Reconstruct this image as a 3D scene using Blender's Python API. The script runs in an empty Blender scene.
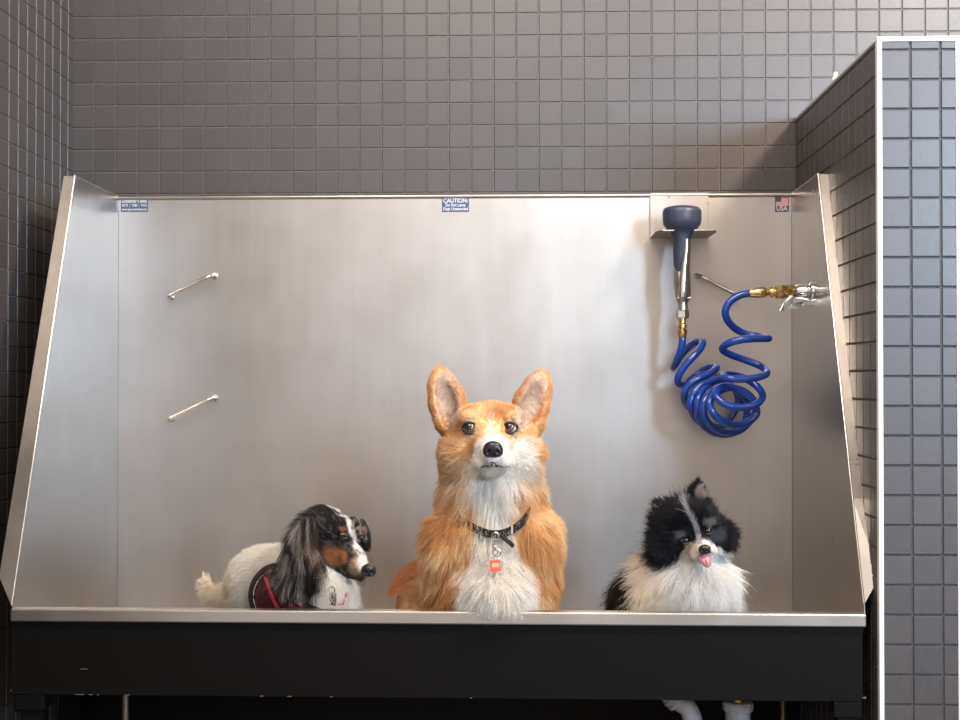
import bpy, math, random
import numpy as np
from mathutils import Vector, Matrix
from mathutils.bvhtree import BVHTree
random.seed(7); RNG = np.random.default_rng(7)
COL = bpy.context.scene.collection
SC = bpy.context.scene

# ------------------------------------------------------------------ camera
F = 1350.0; YAW = math.radians(2.12); PIT = math.radians(0.76); EYE = Vector((0, 0, 1.35))
cam_d = bpy.data.cameras.new('camera'); cam = bpy.data.objects.new('camera', cam_d); COL.objects.link(cam)
cam_d.sensor_width = 36; cam_d.lens = F / 960 * 36
cam.location = EYE
RM = Matrix.Rotation(YAW, 3, 'Z') @ Matrix.Rotation(math.radians(90) + PIT, 3, 'X')
cam.rotation_euler = RM.to_euler()
SC.camera = cam
def P(px, py, Y):
    """survey point: where the sight line through a measured point meets the upright plane y=Y"""
    d = RM @ Vector(((px - 480) / F, (360 - py) / F, -1))
    return EYE + d * (Y / d.y)
def proj(p):
    q = RM.transposed() @ (Vector(p) - EYE)
    return (480 + F * q.x / -q.z, 360 - F * q.y / -q.z)
def lin(c):
    return tuple((v / 12.92 if v <= .04045 else ((v + .055) / 1.055) ** 2.4) for v in [x / 255 for x in c])

# ------------------------------------------------------------------ materials
def mat(name, col=(.5, .5, .5), rough=.5, metal=0, **kw):
    m = bpy.data.materials.new(name); m.use_nodes = True
    b = m.node_tree.nodes['Principled BSDF']
    b.inputs['Base Color'].default_value = (*col, 1); b.inputs['Roughness'].default_value = rough
    b.inputs['Metallic'].default_value = metal
    for k, v in kw.items(): b.inputs[k].default_value = v
    return m
def N(m, t, **kw):
    n = m.node_tree.nodes.new(t)
    for k, v in kw.items(): setattr(n, k, v)
    return n
def L(m, a, b): m.node_tree.links.new(a, b)
def noise_mat(m, scale=(1, 1, 1), ns=20, c1=None, c2=None, rough=None, bump=0, lo=.35, hi=.65, detail=4, dist=.002):
    """procedural grain: object-space noise drives colour, roughness and bump"""
    b = m.node_tree.nodes['Principled BSDF']
    tc = N(m, 'ShaderNodeTexCoord'); mp = N(m, 'ShaderNodeMapping'); mp.inputs['Scale'].default_value = scale
    no = N(m, 'ShaderNodeTexNoise'); no.inputs['Scale'].default_value = ns; no.inputs['Detail'].default_value = detail
    L(m, tc.outputs['Object'], mp.inputs[0]); L(m, mp.outputs[0], no.inputs['Vector'])
    mr = N(m, 'ShaderNodeMapRange'); mr.inputs[1].default_value = lo; mr.inputs[2].default_value = hi
    L(m, no.outputs['Fac'], mr.inputs[0])
    if c1:
        mx = N(m, 'ShaderNodeMix', data_type='RGBA'); mx.inputs['A'].default_value = (*c1, 1); mx.inputs['B'].default_value = (*c2, 1)
        L(m, mr.outputs[0], mx.inputs['Factor']); L(m, mx.outputs['Result'], b.inputs['Base Color'])
    if rough:
        r = N(m, 'ShaderNodeMapRange'); r.inputs[3].default_value = rough[0]; r.inputs[4].default_value = rough[1]
        L(m, mr.outputs[0], r.inputs[0]); L(m, r.outputs[0], b.inputs['Roughness'])
    if bump:
        bu = N(m, 'ShaderNodeBump'); bu.inputs['Strength'].default_value = bump; bu.inputs['Distance'].default_value = dist
        L(m, no.outputs['Fac'], bu.inputs['Height']); L(m, bu.outputs[0], b.inputs['Normal'])
    return m

def steel(name, c, stretch, rough=(.30, .42), bump=.03):
    m = mat(name, c, .35, 1.0)
    b = m.node_tree.nodes['Principled BSDF']
    tc = N(m, 'ShaderNodeTexCoord')
    mp = N(m, 'ShaderNodeMapping'); mp.inputs['Scale'].default_value = stretch       # brushed grain
    g = N(m, 'ShaderNodeTexNoise'); g.inputs['Scale'].default_value = 60; g.inputs['Detail'].default_value = 5
    L(m, tc.outputs['Object'], mp.inputs[0]); L(m, mp.outputs[0], g.inputs['Vector'])
    s = N(m, 'ShaderNodeTexNoise'); s.inputs['Scale'].default_value = 5.5; s.inputs['Detail'].default_value = 6; s.inputs['Roughness'].default_value = .6
    L(m, tc.outputs['Object'], s.inputs['Vector'])
    add = N(m, 'ShaderNodeMath', operation='MULTIPLY_ADD'); L(m, g.outputs['Fac'], add.inputs[0]); add.inputs[1].default_value = .3
    sm = N(m, 'ShaderNodeMath', operation='MULTIPLY'); L(m, s.outputs['Fac'], sm.inputs[0]); sm.inputs[1].default_value = 1.0
    L(m, sm.outputs[0], add.inputs[2])
    r = N(m, 'ShaderNodeMapRange'); r.inputs[1].default_value = .4; r.inputs[2].default_value = .9
    r.inputs[3].default_value = rough[0]; r.inputs[4].default_value = rough[1]
    L(m, add.outputs[0], r.inputs[0]); L(m, r.outputs[0], b.inputs['Roughness'])
    mx = N(m, 'ShaderNodeMix', data_type='RGBA')
    mx.inputs['A'].default_value = (c[0] * .93, c[1] * .925, c[2] * .91, 1); mx.inputs['B'].default_value = (min(1, c[0] * 1.06), min(1, c[1] * 1.06), min(1, c[2] * 1.07), 1)
    r2 = N(m, 'ShaderNodeMapRange'); r2.inputs[1].default_value = .45; r2.inputs[2].default_value = .85
    L(m, add.outputs[0], r2.inputs[0]); L(m, r2.outputs[0], mx.inputs['Factor']); L(m, mx.outputs['Result'], b.inputs['Base Color'])
    bu = N(m, 'ShaderNodeBump'); bu.inputs['Strength'].default_value = bump * .4; bu.inputs['Distance'].default_value = .001
    L(m, g.outputs['Fac'], bu.inputs['Height']); L(m, bu.outputs[0], b.inputs['Normal'])
    return m
M_back = steel('brushed_steel', (.505, .476, .452), (1, 1, .06), rough=(.38, .46))
M_side = steel('brushed_steel_side', (.50, .485, .47), (1, 1, .06), rough=(.27, .32), bump=.004)
M_rim = steel('polished_steel', (.58, .545, .51), (.05, 1, 1), rough=(.26, .4))
M_chrome = mat('chrome', (.8, .8, .8), .08, 1)
M_nickel = noise_mat(mat('brushed_nickel', (.72, .69, .65), .2, 1), ns=200, rough=(.14, .26))
M_brass = noise_mat(mat('brass', (.83, .56, .20), .2, 1), ns=120, rough=(.14, .3), c1=(.80, .50, .16), c2=(.9, .66, .28))
M_hose = mat('blue_hose', (.010, .060, .38), .12, 0); M_hose.node_tree.nodes['Principled BSDF'].inputs['Coat Weight'].default_value = .5
M_rub = noise_mat(mat('navy_rubber', (.03, .04, .075), .38), ns=300, rough=(.3, .5), c1=(.028, .038, .07), c2=(.05, .06, .1))
M_blackp = noise_mat(mat('black_powder_coat', (.012, .012, .013), .45, **{'Specular IOR Level': .08}), ns=500, bump=.5, rough=(.38, .55), c1=(.0045, .0043, .004), c2=(.010, .0095, .009), dist=.0006)
M_pvc = noise_mat(mat('grey_pvc', (.42, .42, .44), .4), ns=40, c1=(.36, .36, .38), c2=(.48, .48, .5))
M_trim = mat('white_metal_trim', (.86, .87, .88), .32, .2)
M_grout = noise_mat(mat('grout', (.13, .12, .115), .9), ns=200, c1=(.10, .095, .09), c2=(.15, .14, .135))
M_groutd = noise_mat(mat('dark_grout', (.07, .07, .075), .9), ns=200, c1=(.045, .047, .052), c2=(.08, .082, .09))
M_white = mat('white_plastic', (.8, .8, .78), .4)
M_floor = noise_mat(mat('concrete', (.16, .155, .15), .6), ns=6, c1=(.13, .125, .12), c2=(.2, .195, .19), bump=.1)
M_plaster = noise_mat(mat('plaster', (.7, .69, .67), .8), ns=30, c1=(.66, .65, .63), c2=(.74, .73, .71))
def tile_mat(name, c):
    m = mat(name, c, .42)
    b = m.node_tree.nodes['Principled BSDF']
    a = N(m, 'ShaderNodeAttribute', attribute_name='tone')
    tc = N(m, 'ShaderNodeTexCoord'); no = N(m, 'ShaderNodeTexNoise'); no.inputs['Scale'].default_value = 90; no.inputs['Detail'].default_value = 6
    L(m, tc.outputs['Object'], no.inputs['Vector'])
    f = N(m, 'ShaderNodeMath', operation='MULTIPLY_ADD'); L(m, no.outputs['Fac'], f.inputs[0]); f.inputs[1].default_value = .5; L(m, a.outputs['Fac'], f.inputs[2])
    mx = N(m, 'ShaderNodeMix', data_type='RGBA'); mx.inputs['A'].default_value = (*[v * .72 for v in c], 1); mx.inputs['B'].default_value = (*[v * 1.3 for v in c], 1)
    sb = N(m, 'ShaderNodeMath', operation='SUBTRACT'); sb.inputs[1].default_value = .25; L(m, f.outputs[0], sb.inputs[0])
    L(m, sb.outputs[0], mx.inputs['Factor']); L(m, mx.outputs['Result'], b.inputs['Base Color'])
    r = N(m, 'ShaderNodeMapRange'); r.inputs[3].default_value = .3; r.inputs[4].default_value = .5; L(m, no.outputs['Fac'], r.inputs[0]); L(m, r.outputs[0], b.inputs['Roughness'])
    bu = N(m, 'ShaderNodeBump'); bu.inputs['Strength'].default_value = .09; bu.inputs['Distance'].default_value = .0015; L(m, no.outputs['Fac'], bu.inputs['Height']); L(m, bu.outputs[0], b.inputs['Normal'])
    return m
M_tile = tile_mat('charcoal_mosaic', (.072, .0635, .065))

# ------------------------------------------------------------------ mesh helpers
class MB:
    def __init__(s): s.v = []; s.f = []; s.m = []
    def add(s, vs, fs, mi=0):
        o = len(s.v); s.v += [tuple(v) for v in vs]; s.f += [tuple(i + o for i in f) for f in fs]; s.m += [mi] * len(fs); return s
    def box(s, x0, x1, y0, y1, z0, z1, mi=0):
        return s.hexa([(x0, y0, z0), (x1, y0, z0), (x1, y1, z0), (x0, y1, z0)], [(x0, y0, z1), (x1, y0, z1), (x1, y1, z1), (x0, y1, z1)], mi)
    def hexa(s, a, b, mi=0):
        n = len(a)
        return s.add(list(a) + list(b), [tuple(range(n))[::-1], tuple(range(n, 2 * n))] + [(i, (i + 1) % n, (i + 1) % n + n, i + n) for i in range(n)], mi)
    def slab(s, pts, off, mi=0):                       # polygon extruded by a vector
        off = Vector(off); return s.hexa([Vector(p) for p in pts], [Vector(p) + off for p in pts], mi)
    def lathe(s, prof, o, axis, n=28, mi=0, sq=None):
        o = Vector(o); ax = Vector(axis).normalized(); u = ax.orthogonal().normalized(); w = ax.cross(u)
        vs = []
        for (t, r) in prof:
            for k in range(n):
                a = 2 * math.pi * k / n
                vs.append(o + ax * t + (u * math.cos(a) + w * math.sin(a)) * r)
        fs = [(i * n + k, i * n + (k + 1) % n, (i + 1) * n + (k + 1) % n, (i + 1) * n + k) for i in range(len(prof) - 1) for k in range(n)]
        fs += [tuple(range(n))[::-1], tuple(range((len(prof) - 1) * n, len(prof) * n))]
        return s.add(vs, fs, mi)
    def tube(s, pts, r, n=12, mi=0, flat=1.0):
        pts = [Vector(p) for p in pts]; m = len(pts); vs = []
        rr = r if hasattr(r, '__len__') else [r] * m
        t = (pts[1] - pts[0]).normalized(); u = t.orthogonal().normalized()
        for i in range(m):
            t2 = (pts[min(i + 1, m - 1)] - pts[max(i - 1, 0)]).normalized()
            u = (u - t2 * u.dot(t2)).normalized(); w = t2.cross(u)
            for k in range(n):
                a = 2 * math.pi * k / n; vs.append(pts[i] + (u * math.cos(a) + w * math.sin(a) * flat) * rr[i])
        fs = [(i * n + k, i * n + (k + 1) % n, (i + 1) * n + (k + 1) % n, (i + 1) * n + k) for i in range(m - 1) for k in range(n)]
        fs += [tuple(range(n))[::-1], tuple(range((m - 1) * n, m * n))]
        return s.add(vs, fs, mi)
    def build(s, name, mats, parent=None, smooth=False, bevel=0, seg=2):
        me = bpy.data.meshes.new(name)
        org = Vector((0, 0, 0))
        if parent is not None: org = parent.matrix_world.translation if parent.type == 'EMPTY' else parent['_o'] if '_o' in parent else Vector((0, 0, 0))
        elif s.v:
            a = np.array(s.v); org = Vector(((a[:, 0].min() + a[:, 0].max()) / 2, (a[:, 1].min() + a[:, 1].max()) / 2, a[:, 2].min()))
        return self_build(s, name, mats, parent, smooth, bevel, seg)
def orgof(p):
    o = Vector((0, 0, 0))
    while p is not None: o += p.location; p = p.parent
    return o
def self_build(s, name, mats, parent, smooth, bevel, seg):
    a = np.array(s.v, dtype=float)
    org = Vector(((a[:, 0].min() + a[:, 0].max()) / 2, (a[:, 1].min() + a[:, 1].max()) / 2, a[:, 2].min()))
    me = bpy.data.meshes.new(name); me.from_pydata([tuple(v) for v in (a - np.array(org))], [], s.f)
    mats = mats if isinstance(mats, (list, tuple)) else [mats]
    for m in mats: me.materials.append(m)
    me.polygons.foreach_set('material_index', s.m); me.update()
    import bmesh
    bm = bmesh.new(); bm.from_mesh(me); bmesh.ops.recalc_face_normals(bm, faces=bm.faces); bm.to_mesh(me); bm.free()
    if smooth:
        me.polygons.foreach_set('use_smooth', [True] * len(me.polygons))
        try: me.set_sharp_from_angle(angle=math.radians(40))
        except Exception: pass
    o = bpy.data.objects.new(name, me); COL.objects.link(o)
    if parent is not None: o.parent = parent; o.location = org - orgof(parent)
    else: o.location = org
    if bevel:
        b = o.modifiers.new('bevel', 'BEVEL'); b.width = bevel; b.segments = seg; b.limit_method = 'ANGLE'
    return o
def thing(name, label, cat, loc, group=None):
    o = bpy.data.objects.new(name, None); COL.objects.link(o); o.location = loc; o.empty_display_size = .05
    return tag(o, label, cat, group)
def tag(o, label, cat, group=None):
    o['label'] = label; o['category'] = cat
    if group: o['group'] = group
    return o
def struct(o): o['kind'] = 'structure'; return o
def smooth_path(pts, k=8):
    pts = [Vector(p) for p in pts]; q = [pts[0] * 2 - pts[1]] + pts + [pts[-1] * 2 - pts[-2]]; out = []
    for i in range(1, len(q) - 2):
        for j in range(k):
            t = j / k; a, b, c, d = q[i - 1:i + 3]
            out.append(.5 * ((2 * b) + (c - a) * t + (2 * a - 5 * b + 4 * c - d) * t * t + (3 * b - a - 3 * c + d) * t ** 3))
    return out + [pts[-1]]

# ------------------------------------------------------------------ tiled walls (real bevelled tiles on a grout bed)
PITCH = .0517
def tiles(name, O, U, V, Nn, W, H, u0, v0, gap=.0024, grout=None, body=None, mt=None, jit=.0022):
    O, U, V, Nn = map(Vector, (O, U, V, Nn)); s = MB(); tone = []
    s.add([O, O + U * W, O + U * W + V * H, O + V * H], [(0, 1, 2, 3)], 1); tone += [0]
    if body: # thickness behind
        s.slab([O - Nn * .001, O + U * W - Nn * .001, O + U * W + V * H - Nn * .001, O + V * H - Nn * .001], -Nn * body, 1); tone += [0] * 6
    i0 = math.floor(-u0 / PITCH) - 1; j0 = math.floor(-v0 / PITCH) - 1
    g = gap / 2; h = .0022; b = .0012
    for i in range(i0, i0 + int(W / PITCH) + 4):
        for j in range(j0, j0 + int(H / PITCH) + 4):
            a0 = max(u0 + i * PITCH + g, g * .6); a1 = min(u0 + (i + 1) * PITCH - g, W - g * .6)
            c0 = max(v0 + j * PITCH + g, g * .6); c1 = min(v0 + (j + 1) * PITCH - g, H - g * .6)
            if a1 - a0 < .004 or c1 - c0 < .004: continue
            lo = [O + U * a + V * c for a, c in ((a0, c0), (a1, c0), (a1, c1), (a0, c1))]
            tu, tv = random.gauss(0, jit), random.gauss(0, jit)
            hi = [O + U * a + V * c + Nn * (h + tu * du + tv * dv) for a, c, du, dv in ((a0 + b, c0 + b, -.025, -.025), (a1 - b, c0 + b, .025, -.025), (a1 - b, c1 - b, .025, .025), (a0 + b, c1 - b, -.025, .025))]
            s.add(lo + hi, [(4, 5, 6, 7), (0, 1, 5, 4), (1, 2, 6, 5), (2, 3, 7, 6), (3, 0, 4, 7)], 0)
            tone += [random.random() * .26 + .36] * 5
    a = np.array([tuple(v) for v in s.v]); org = Vector((a[:, 0].mean(), a[:, 1].mean(), a[:, 2].min()))
    me = bpy.data.meshes.new(name); me.from_pydata([tuple(v) for v in (a - np.array(org))], [], s.f)
    me.materials.append(mt or M_tile); me.materials.append(grout or M_grout); me.polygons.foreach_set('material_index', s.m)
    at = me.attributes.new('tone', 'FLOAT', 'FACE'); at.data.foreach_set('value', tone); me.update()
    o = bpy.data.objects.new(name, me); COL.objects.link(o); o.location = org
    return struct(o)
YB = 3.10; XL = P(73, 100, YB).x; XD = P(800, 118, YB).x; ZT = P(800, 117.5, YB).z; YD = 2.372
CEIL = 3.1
zrow = P(160, 39, YB).z; zr0 = zrow % PITCH
ucol = (P(160.3, 39, YB).x - XL) % PITCH
XR = 3.2
tiles('wall_back', (XL, YB, 0), (1, 0, 0), (0, 0, 1), (0, -1, 0), XR - XL, CEIL, ucol, zr0, body=.1)
tiles('wall_left', (XL + .026, .9, 0), (-.0118, 1, 0), (0, 0, 1), (1, .0118, 0), YB - .9, CEIL, ((YB - .9) % PITCH) + .01, zr0, body=.1, jit=.002)
XDF = P(878.5, 118, YD).x
TH = P(958.5, 118, YD).x - XDF
ZTF = P(878, 37, YD).z
ZDT = (ZT + ZTF) / 2
print('divider', XD, XDF, ZT, ZTF, TH)
tiles('wall_divider', (XDF, YB - .002, 0), (0, -1, 0), (0, 0, 1), (-1, 0, 0), YB - YD - .002, ZDT - .004, .0, zr0, jit=.002, grout=M_grout)
zf = P(882, 50.3, YD).z % PITCH; uf = (P(910.5, 200, YD).x - XDF) % PITCH
tiles('wall_divider_end', (XDF + .004, YD, 0), (1, 0, 0), (0, 0, 1), (0, -1, 0), TH - .008, ZDT - .004, uf - .004, zf, gap=.003, grout=M_groutd, jit=.002)
struct(MB().box(XDF + .001, XDF + TH, YD + .004, YB - .004, 0, ZDT - .006).build('wall_divider_core', M_plaster))
tr = MB()
w = .0085
tr.box(XDF - .003, XDF - .003 + w, YD - .004, YD + .010, 0, ZDT - w - .0001)
tr.box(XDF + TH - w + .003, XDF + TH + .003, YD - .004, YD + .010, 0, ZDT - w - .0001)
tr.box(XDF - .003, XDF + TH + .003, YD - .004, YD + .010, ZDT - w, ZDT)
struct(tr.build('trim_1', M_trim, bevel=.0012))
tr = MB().box(XDF - .003, XDF + .012, YD + .0102, YB - .003, ZDT - .006, ZDT).box(XDF + .012, XDF + TH, YD + .0102, YB - .003, ZDT - .006, ZDT - .002)
struct(tr.build('trim_2', M_trim, bevel=.001))
struct(MB().box(XL - .3, XR + .1, -3.5, YB + .1, -.1, 0).build('floor', M_floor))
struct(MB().box(XL - .3, XR + .1, .2, YB + .1, CEIL, CEIL + .1).build('ceiling', M_plaster))

# small white plug on the top edge of the half wall
pc = P(831.5, 84, 2.72); k = MB()
k.lathe([(-.004, .007), (0, .008), (.002, .007), (.004, .0045), (.010, .0045), (.0125, .0035), (.014, .001)], (XDF + .004, pc.y, ZDT + .004), (0, 0, 1), 16)
tag(k.build('wall_plug', M_white, smooth=True), 'tiny white plastic plug sitting on the top edge of the tiled half wall', 'wall plug')
# ------------------------------------------------------------------ grooming tub
YP = 3.04; YF = 2.40
xl, xr = P(118, 400, YP).x, P(792, 400, YP).x
ZBT = P(455, 195, YP).z; ZR = P(440, 609.5, YF).z; RH = .023
XFl, XFr = P(10.5, 614, YF).x, P(866, 614, YF).x
ZFL = ZR - .148                                   # tub floor
tub = thing('grooming_tub', 'wide stainless steel dog washing tub with sloped side panels on black frame', 'wash tub', ((xl + xr) / 2, 2.72, 0))
b = MB(); b.box(xl, xr, YP, YP + .002, ZFL, ZBT)
b.box(xl - .03, xr + .03, YP + .0022, YP + .012, ZBT - .03, ZBT - .001)
back = b.build('back_panel', M_back, tub, bevel=.0006)
lip = MB().tube([(xl - .002, YP, ZBT - .003), (xr + .002, YP, ZBT - .003)], .0048, 14).build('rolled_edge', M_rim, back, smooth=True)
def side(sg, xb, xf, topi, bott, fold):
    """panel plane runs from the back corner to the rim end; leading edge slopes; outward flange"""
    def on(px, py):                             # sight line meets the panel plane
        d = RM @ Vector(((px - 480) / F, (360 - py) / F, -1))
        A = Vector((xb, YP, 0)); B = Vector((xf, YF, 0)); n = (B - A).cross(Vector((0, 0, 1)))
        return EYE + d * ((A - EYE).dot(n) / d.dot(n))
    T = on(*topi); Bm = on(*bott); 
    A0 = Vector((xb, YP, ZBT)); A1 = Vector((xb, YP, ZFL)); G1 = A1 + (Vector((xf, YF, ZFL)) - A1) * .8; F1 = Vector((xf, YF + .004, ZR - .021)); F0 = Vector((xf, YF + .004, ZR - .002))
    T.z = (T.z + ZBT) / 2 + .0
    n = (Vector((xf, YF, 0)) - Vector((xb, YP, 0))).cross(Vector((0, 0, 1))).normalized()
    if n.x * sg < 0: n = -n
    s = MB(); s.slab([A0, T, Bm, F0, F1, G1, A1], n * .002)
    pan = s.build('side_panel', M_side, tub, bevel=.0005)
    # flange: a strip folded outward along the leading edge, cut back at its foot
    fw0, fw1 = .0235, .0265
    d = (Bm - T).normalized(); q = MB()
    K = T + (Bm - T) * fold; back_ = Vector((0, .012, 0))
    o0 = T + n * fw0; oK = K + n * fw1; 
    foot = Bm - d * .052 + n * (fw1 + .004) + (Vector((0, -.012, 0)) if sg > 0 else Vector((0, 0, 0)))
    th = Vector((0, .0018, .0006))
    ev = d * -.0005
    (q.slab([T, o0, foot, Bm + n * .001], th) if sg < 0 else q.slab([T, o0, oK, K], th).slab([K, oK, foot], th).slab([K, foot, Bm + n * .001], th))
    fl = q.build('flange', M_rim, pan, bevel=.0004)
    e = MB().tube([T + Vector((0, -.001, .001)), K, Bm], .0019, 8).build('folded_edge', M_rim, pan, smooth=True)
    e = MB().tube([A0, T], .0012, 8).build('top_edge', M_rim, pan, smooth=True)
    return T, Bm
TL = side(-1, xl, XFl + .002, (75, 175), (11.5, 605), .8)
TR = side(1, xr, XFr - .002, (818, 173), (864, 604), .78)
print('side', TL, TR, 'back', ZBT, 'rim', ZR)
rxl, rxr = P(10, 614, YF - .022).x, P(866.5, 614, YF - .022).x
r = MB().box(rxl, rxr, YF - .022, YF + .004, ZR - RH, ZR)
r.build('front_rim', M_rim, tub, bevel=.003, seg=3)
MB().box(XFl + .008, XFr - .008, YF + .001, YF + .003, ZFL, ZR - RH + .001).build('front_panel', M_back, tub)
MB().add([(xl, YP, ZFL), (xr, YP, ZFL), (XFr - .002, YF, ZFL), (XFl + .002, YF, ZFL)], [(0, 1, 2, 3)]).slab([(xl, YP, ZFL - .003), (xr, YP, ZFL - .003), (XFr, YF, ZFL - .003), (XFl, YF, ZFL - .003)], (0, 0, .002)).slab([(XFl + .008, YF + .15, ZR - .034), (XFl + .008, YF + .003, ZR - .03), (XFl + .008, YF + .003, ZFL - .003), (XFl + .008, YF + .15, ZFL - .003)], (.002, 0, 0)).slab([(XFr - .008, YF + .15, ZR - .034), (XFr - .008, YF + .003, ZR - .03), (XFr - .008, YF + .003, ZFL - .003), (XFr - .008, YF + .15, ZFL - .003)], (-.002, 0, 0)).build('tub_floor', M_back, tub)
# black frame under the tub
ZA = P(440, 698, YF - .012).z
fr = MB(); xa, xc = P(12, 650, YF - .012).x, P(862.5, 650, YF - .012).x
fr.box(xa, xc, YF - .014, YF - .002, ZA, ZR - RH)
fr.box(xa, xa + .03, YF - .001, YP - .05, ZA, ZR - RH - .165); fr.box(xc - .03, xc, YF - .001, YP - .05, ZA, ZR - RH - .165)
fr.box(xa + .031, xc - .031, YP - .08, YP - .05, ZA, ZR - RH - .165)
fo = fr.build('frame', M_blackp, tub, bevel=.0012)
for (px, py, l) in ((80, 669, .013), (75, 698, .016), (89, 698, .006), (97, 698, .004), (125, 698, .008), (260, 698.3, .006), (287, 698, .008), (330, 698.3, .005), (470, 698.3, .004)):
    p = P(px, py, YF - .0145); zz = p.z if py < 690 else ZA + .0012
    MB().box(p.x, p.x + l, p.y - .0004, p.y + .001, zz - .0007, zz + .0005).build('paint_chip', M_grout, fo)
MB().box(XL + .03, XD - .02, YP + .014, YP + .019, .02, ZFL - .002).build('added_shade_board', M_blackp, tub)  # black board added behind the legs to darken the space under the tub
def leg(px0, px1, Y):
    a, c = P(px0, 705, Y).x, P(px1, 705, Y).x
    l = MB().box(a, c, Y, Y + .045, ZA - .028, ZA - .0005).box(a + .008, c - .006, Y + .006, Y + .039, .05, ZA - .027).build('leg', M_blackp, tub, bevel=.0015)
    MB().lathe([(0, .026), (.008, .026), (.012, .01), (.055, .01)], ((a + c) / 2, Y + .022, 0), (0, 0, 1), 20).build('leveling_foot', M_blackp, l, smooth=True)
leg(15, 44, YF - .013); leg(834, 862, YF - .013)
leg(60, 82, YP - .08); leg(806, 828, YP - .08)

# ------------------------------------------------------------------ plumbing below
def pipe(name, pts, r, m, label, extra=None):
    s = MB(); s.tube(smooth_path(pts, 6), r, 20); o = s.build(name, m, smooth=True); tag(o, label, 'pipe'); return o
def W(px, py, Y): return P(px, py, Y)
Yq = 2.62
base = W(738, 706, Yq); 
t = thing('drain_pipe', 'upright grey plastic drain pipe with ribbed slip nut and brass collar under tub', 'pipe', (base.x, Yq, 0))
R = 13.5 * Yq / F * .93
MB().lathe([(0, R * .98), (base.z - .01, R * .98)], (base.x, Yq, 0), (0, 0, 1), 28).build('pipe', M_pvc, t, smooth=True)
pr = []
nut = MB(); zz = W(738, 711, Yq).z; n = 40; vs = []
for lv, (h, rr) in enumerate(((0, 1.06), (.006, 1.14), (.014, 1.16), (.018, 1.08))):
    for k_ in range(n):
        a = 2 * math.pi * k_ / n; q = R * rr * (1 + (.05 if (k_ // 2) % 2 else 0)); vs.append((base.x + q * math.cos(a), Yq + q * math.sin(a), zz + h))
nut.add(vs, [(i * n + k_, i * n + (k_ + 1) % n, (i + 1) * n + (k_ + 1) % n, (i + 1) * n + k_) for i in range(3) for k_ in range(n)] + [tuple(range(n))[::-1], tuple(range(3 * n, 4 * n))])
nut.build('slip_nut', M_pvc, t, smooth=True)
MB().lathe([(0, .0135), (.006, .0135), (.006, .012), (ZFL - .004 - zz - .0185, .012)], (base.x, Yq, zz + .0185), (0, 0, 1), 24).build('brass_collar', M_brass, t, smooth=True)
t = thing('drain_elbow', 'bent grey plastic waste pipe with ring nut, left of the upright drain pipe', 'pipe', W(690, 720, 2.66))
c0, c1, c2, c3 = W(664, 690, 2.66), W(678, 701, 2.66), W(690, 712, 2.66), W(696, 745, 2.66)
low = Vector((c3.x, c3.y, .06))
MB().tube(smooth_path([c0, c1, c2, c3, c3 + Vector((0, 0, -.1)), low], 8), .0185, 22).build('pipe', M_pvc, t, smooth=True)
d = (c2 - c1).normalized()
MB().lathe([(0, .019), (.001, .0235), (.008, .0245), (.009, .0225), (.012, .0225), (.013, .0245), (.02, .0235), (.021, .019)], c1 - d * .018, d, 28).build('ring_nut', M_pvc, t, smooth=True)
M_dbrass = noise_mat(mat('aged_brass', (.22, .17, .09), .4, .8), ns=60, c1=(.16, .12, .07), c2=(.3, .23, .12))
p = W(783, 710, 2.75); pipe('brass_supply_pipe', [(p.x, p.y, 0), (p.x, p.y, .3), (p.x, p.y, ZFL - .005)], .0055, M_dbrass, 'thin brass pipe rising under right end of the tub')
M_steelp = noise_mat(mat('dull_steel', (.35, .32, .28), .4, .8), ns=60, c1=(.3, .27, .24), c2=(.42, .38, .33))
p = W(125.5, 710, 2.6); pipe('steel_supply_pipe', [(p.x, p.y, 0), (p.x, p.y, .3), (p.x, p.y, ZFL - .005)], .0062, M_steelp, 'thin dull steel pipe rising under left end of the tub')

# ------------------------------------------------------------------ tie rods on the back panel
def rod(a, c, label, bend_at_end=True):
    A = P(*a, YP); C = P(*c, YP); off = Vector((0, -.03, 0)); t = thing('tether_rod', label, 'tether rod', (A + C) / 2 + Vector((0, 0, -.01)), 'tether rods on the back panel')
    dr = (C - A).normalized()
    pts = [A, A + off * .6, A + off + dr * .006, A + (C - A) * .5 + off, C + off - dr * .012, C + off * .55 + Vector((0, 0, .001)), C]
    MB().tube(smooth_path(pts, 8), .0042, 12).build('bar', M_nickel, t, smooth=True)
    for q in (A, C): MB().lathe([(0, .0075), (.002, .0075), (.003, .005)], q, (0, -1, 0), 16).build('collar', M_nickel, t, smooth=True)
rod((172, 297), (215, 276), 'upper of two slanted steel tether rods on left part of back panel')
rod((172, 419), (215, 398), 'lower of two slanted steel tether rods on left part of back panel')
rod((735, 296), (697, 276), 'slanted steel tether rod on the back panel behind the blue hose')

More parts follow.
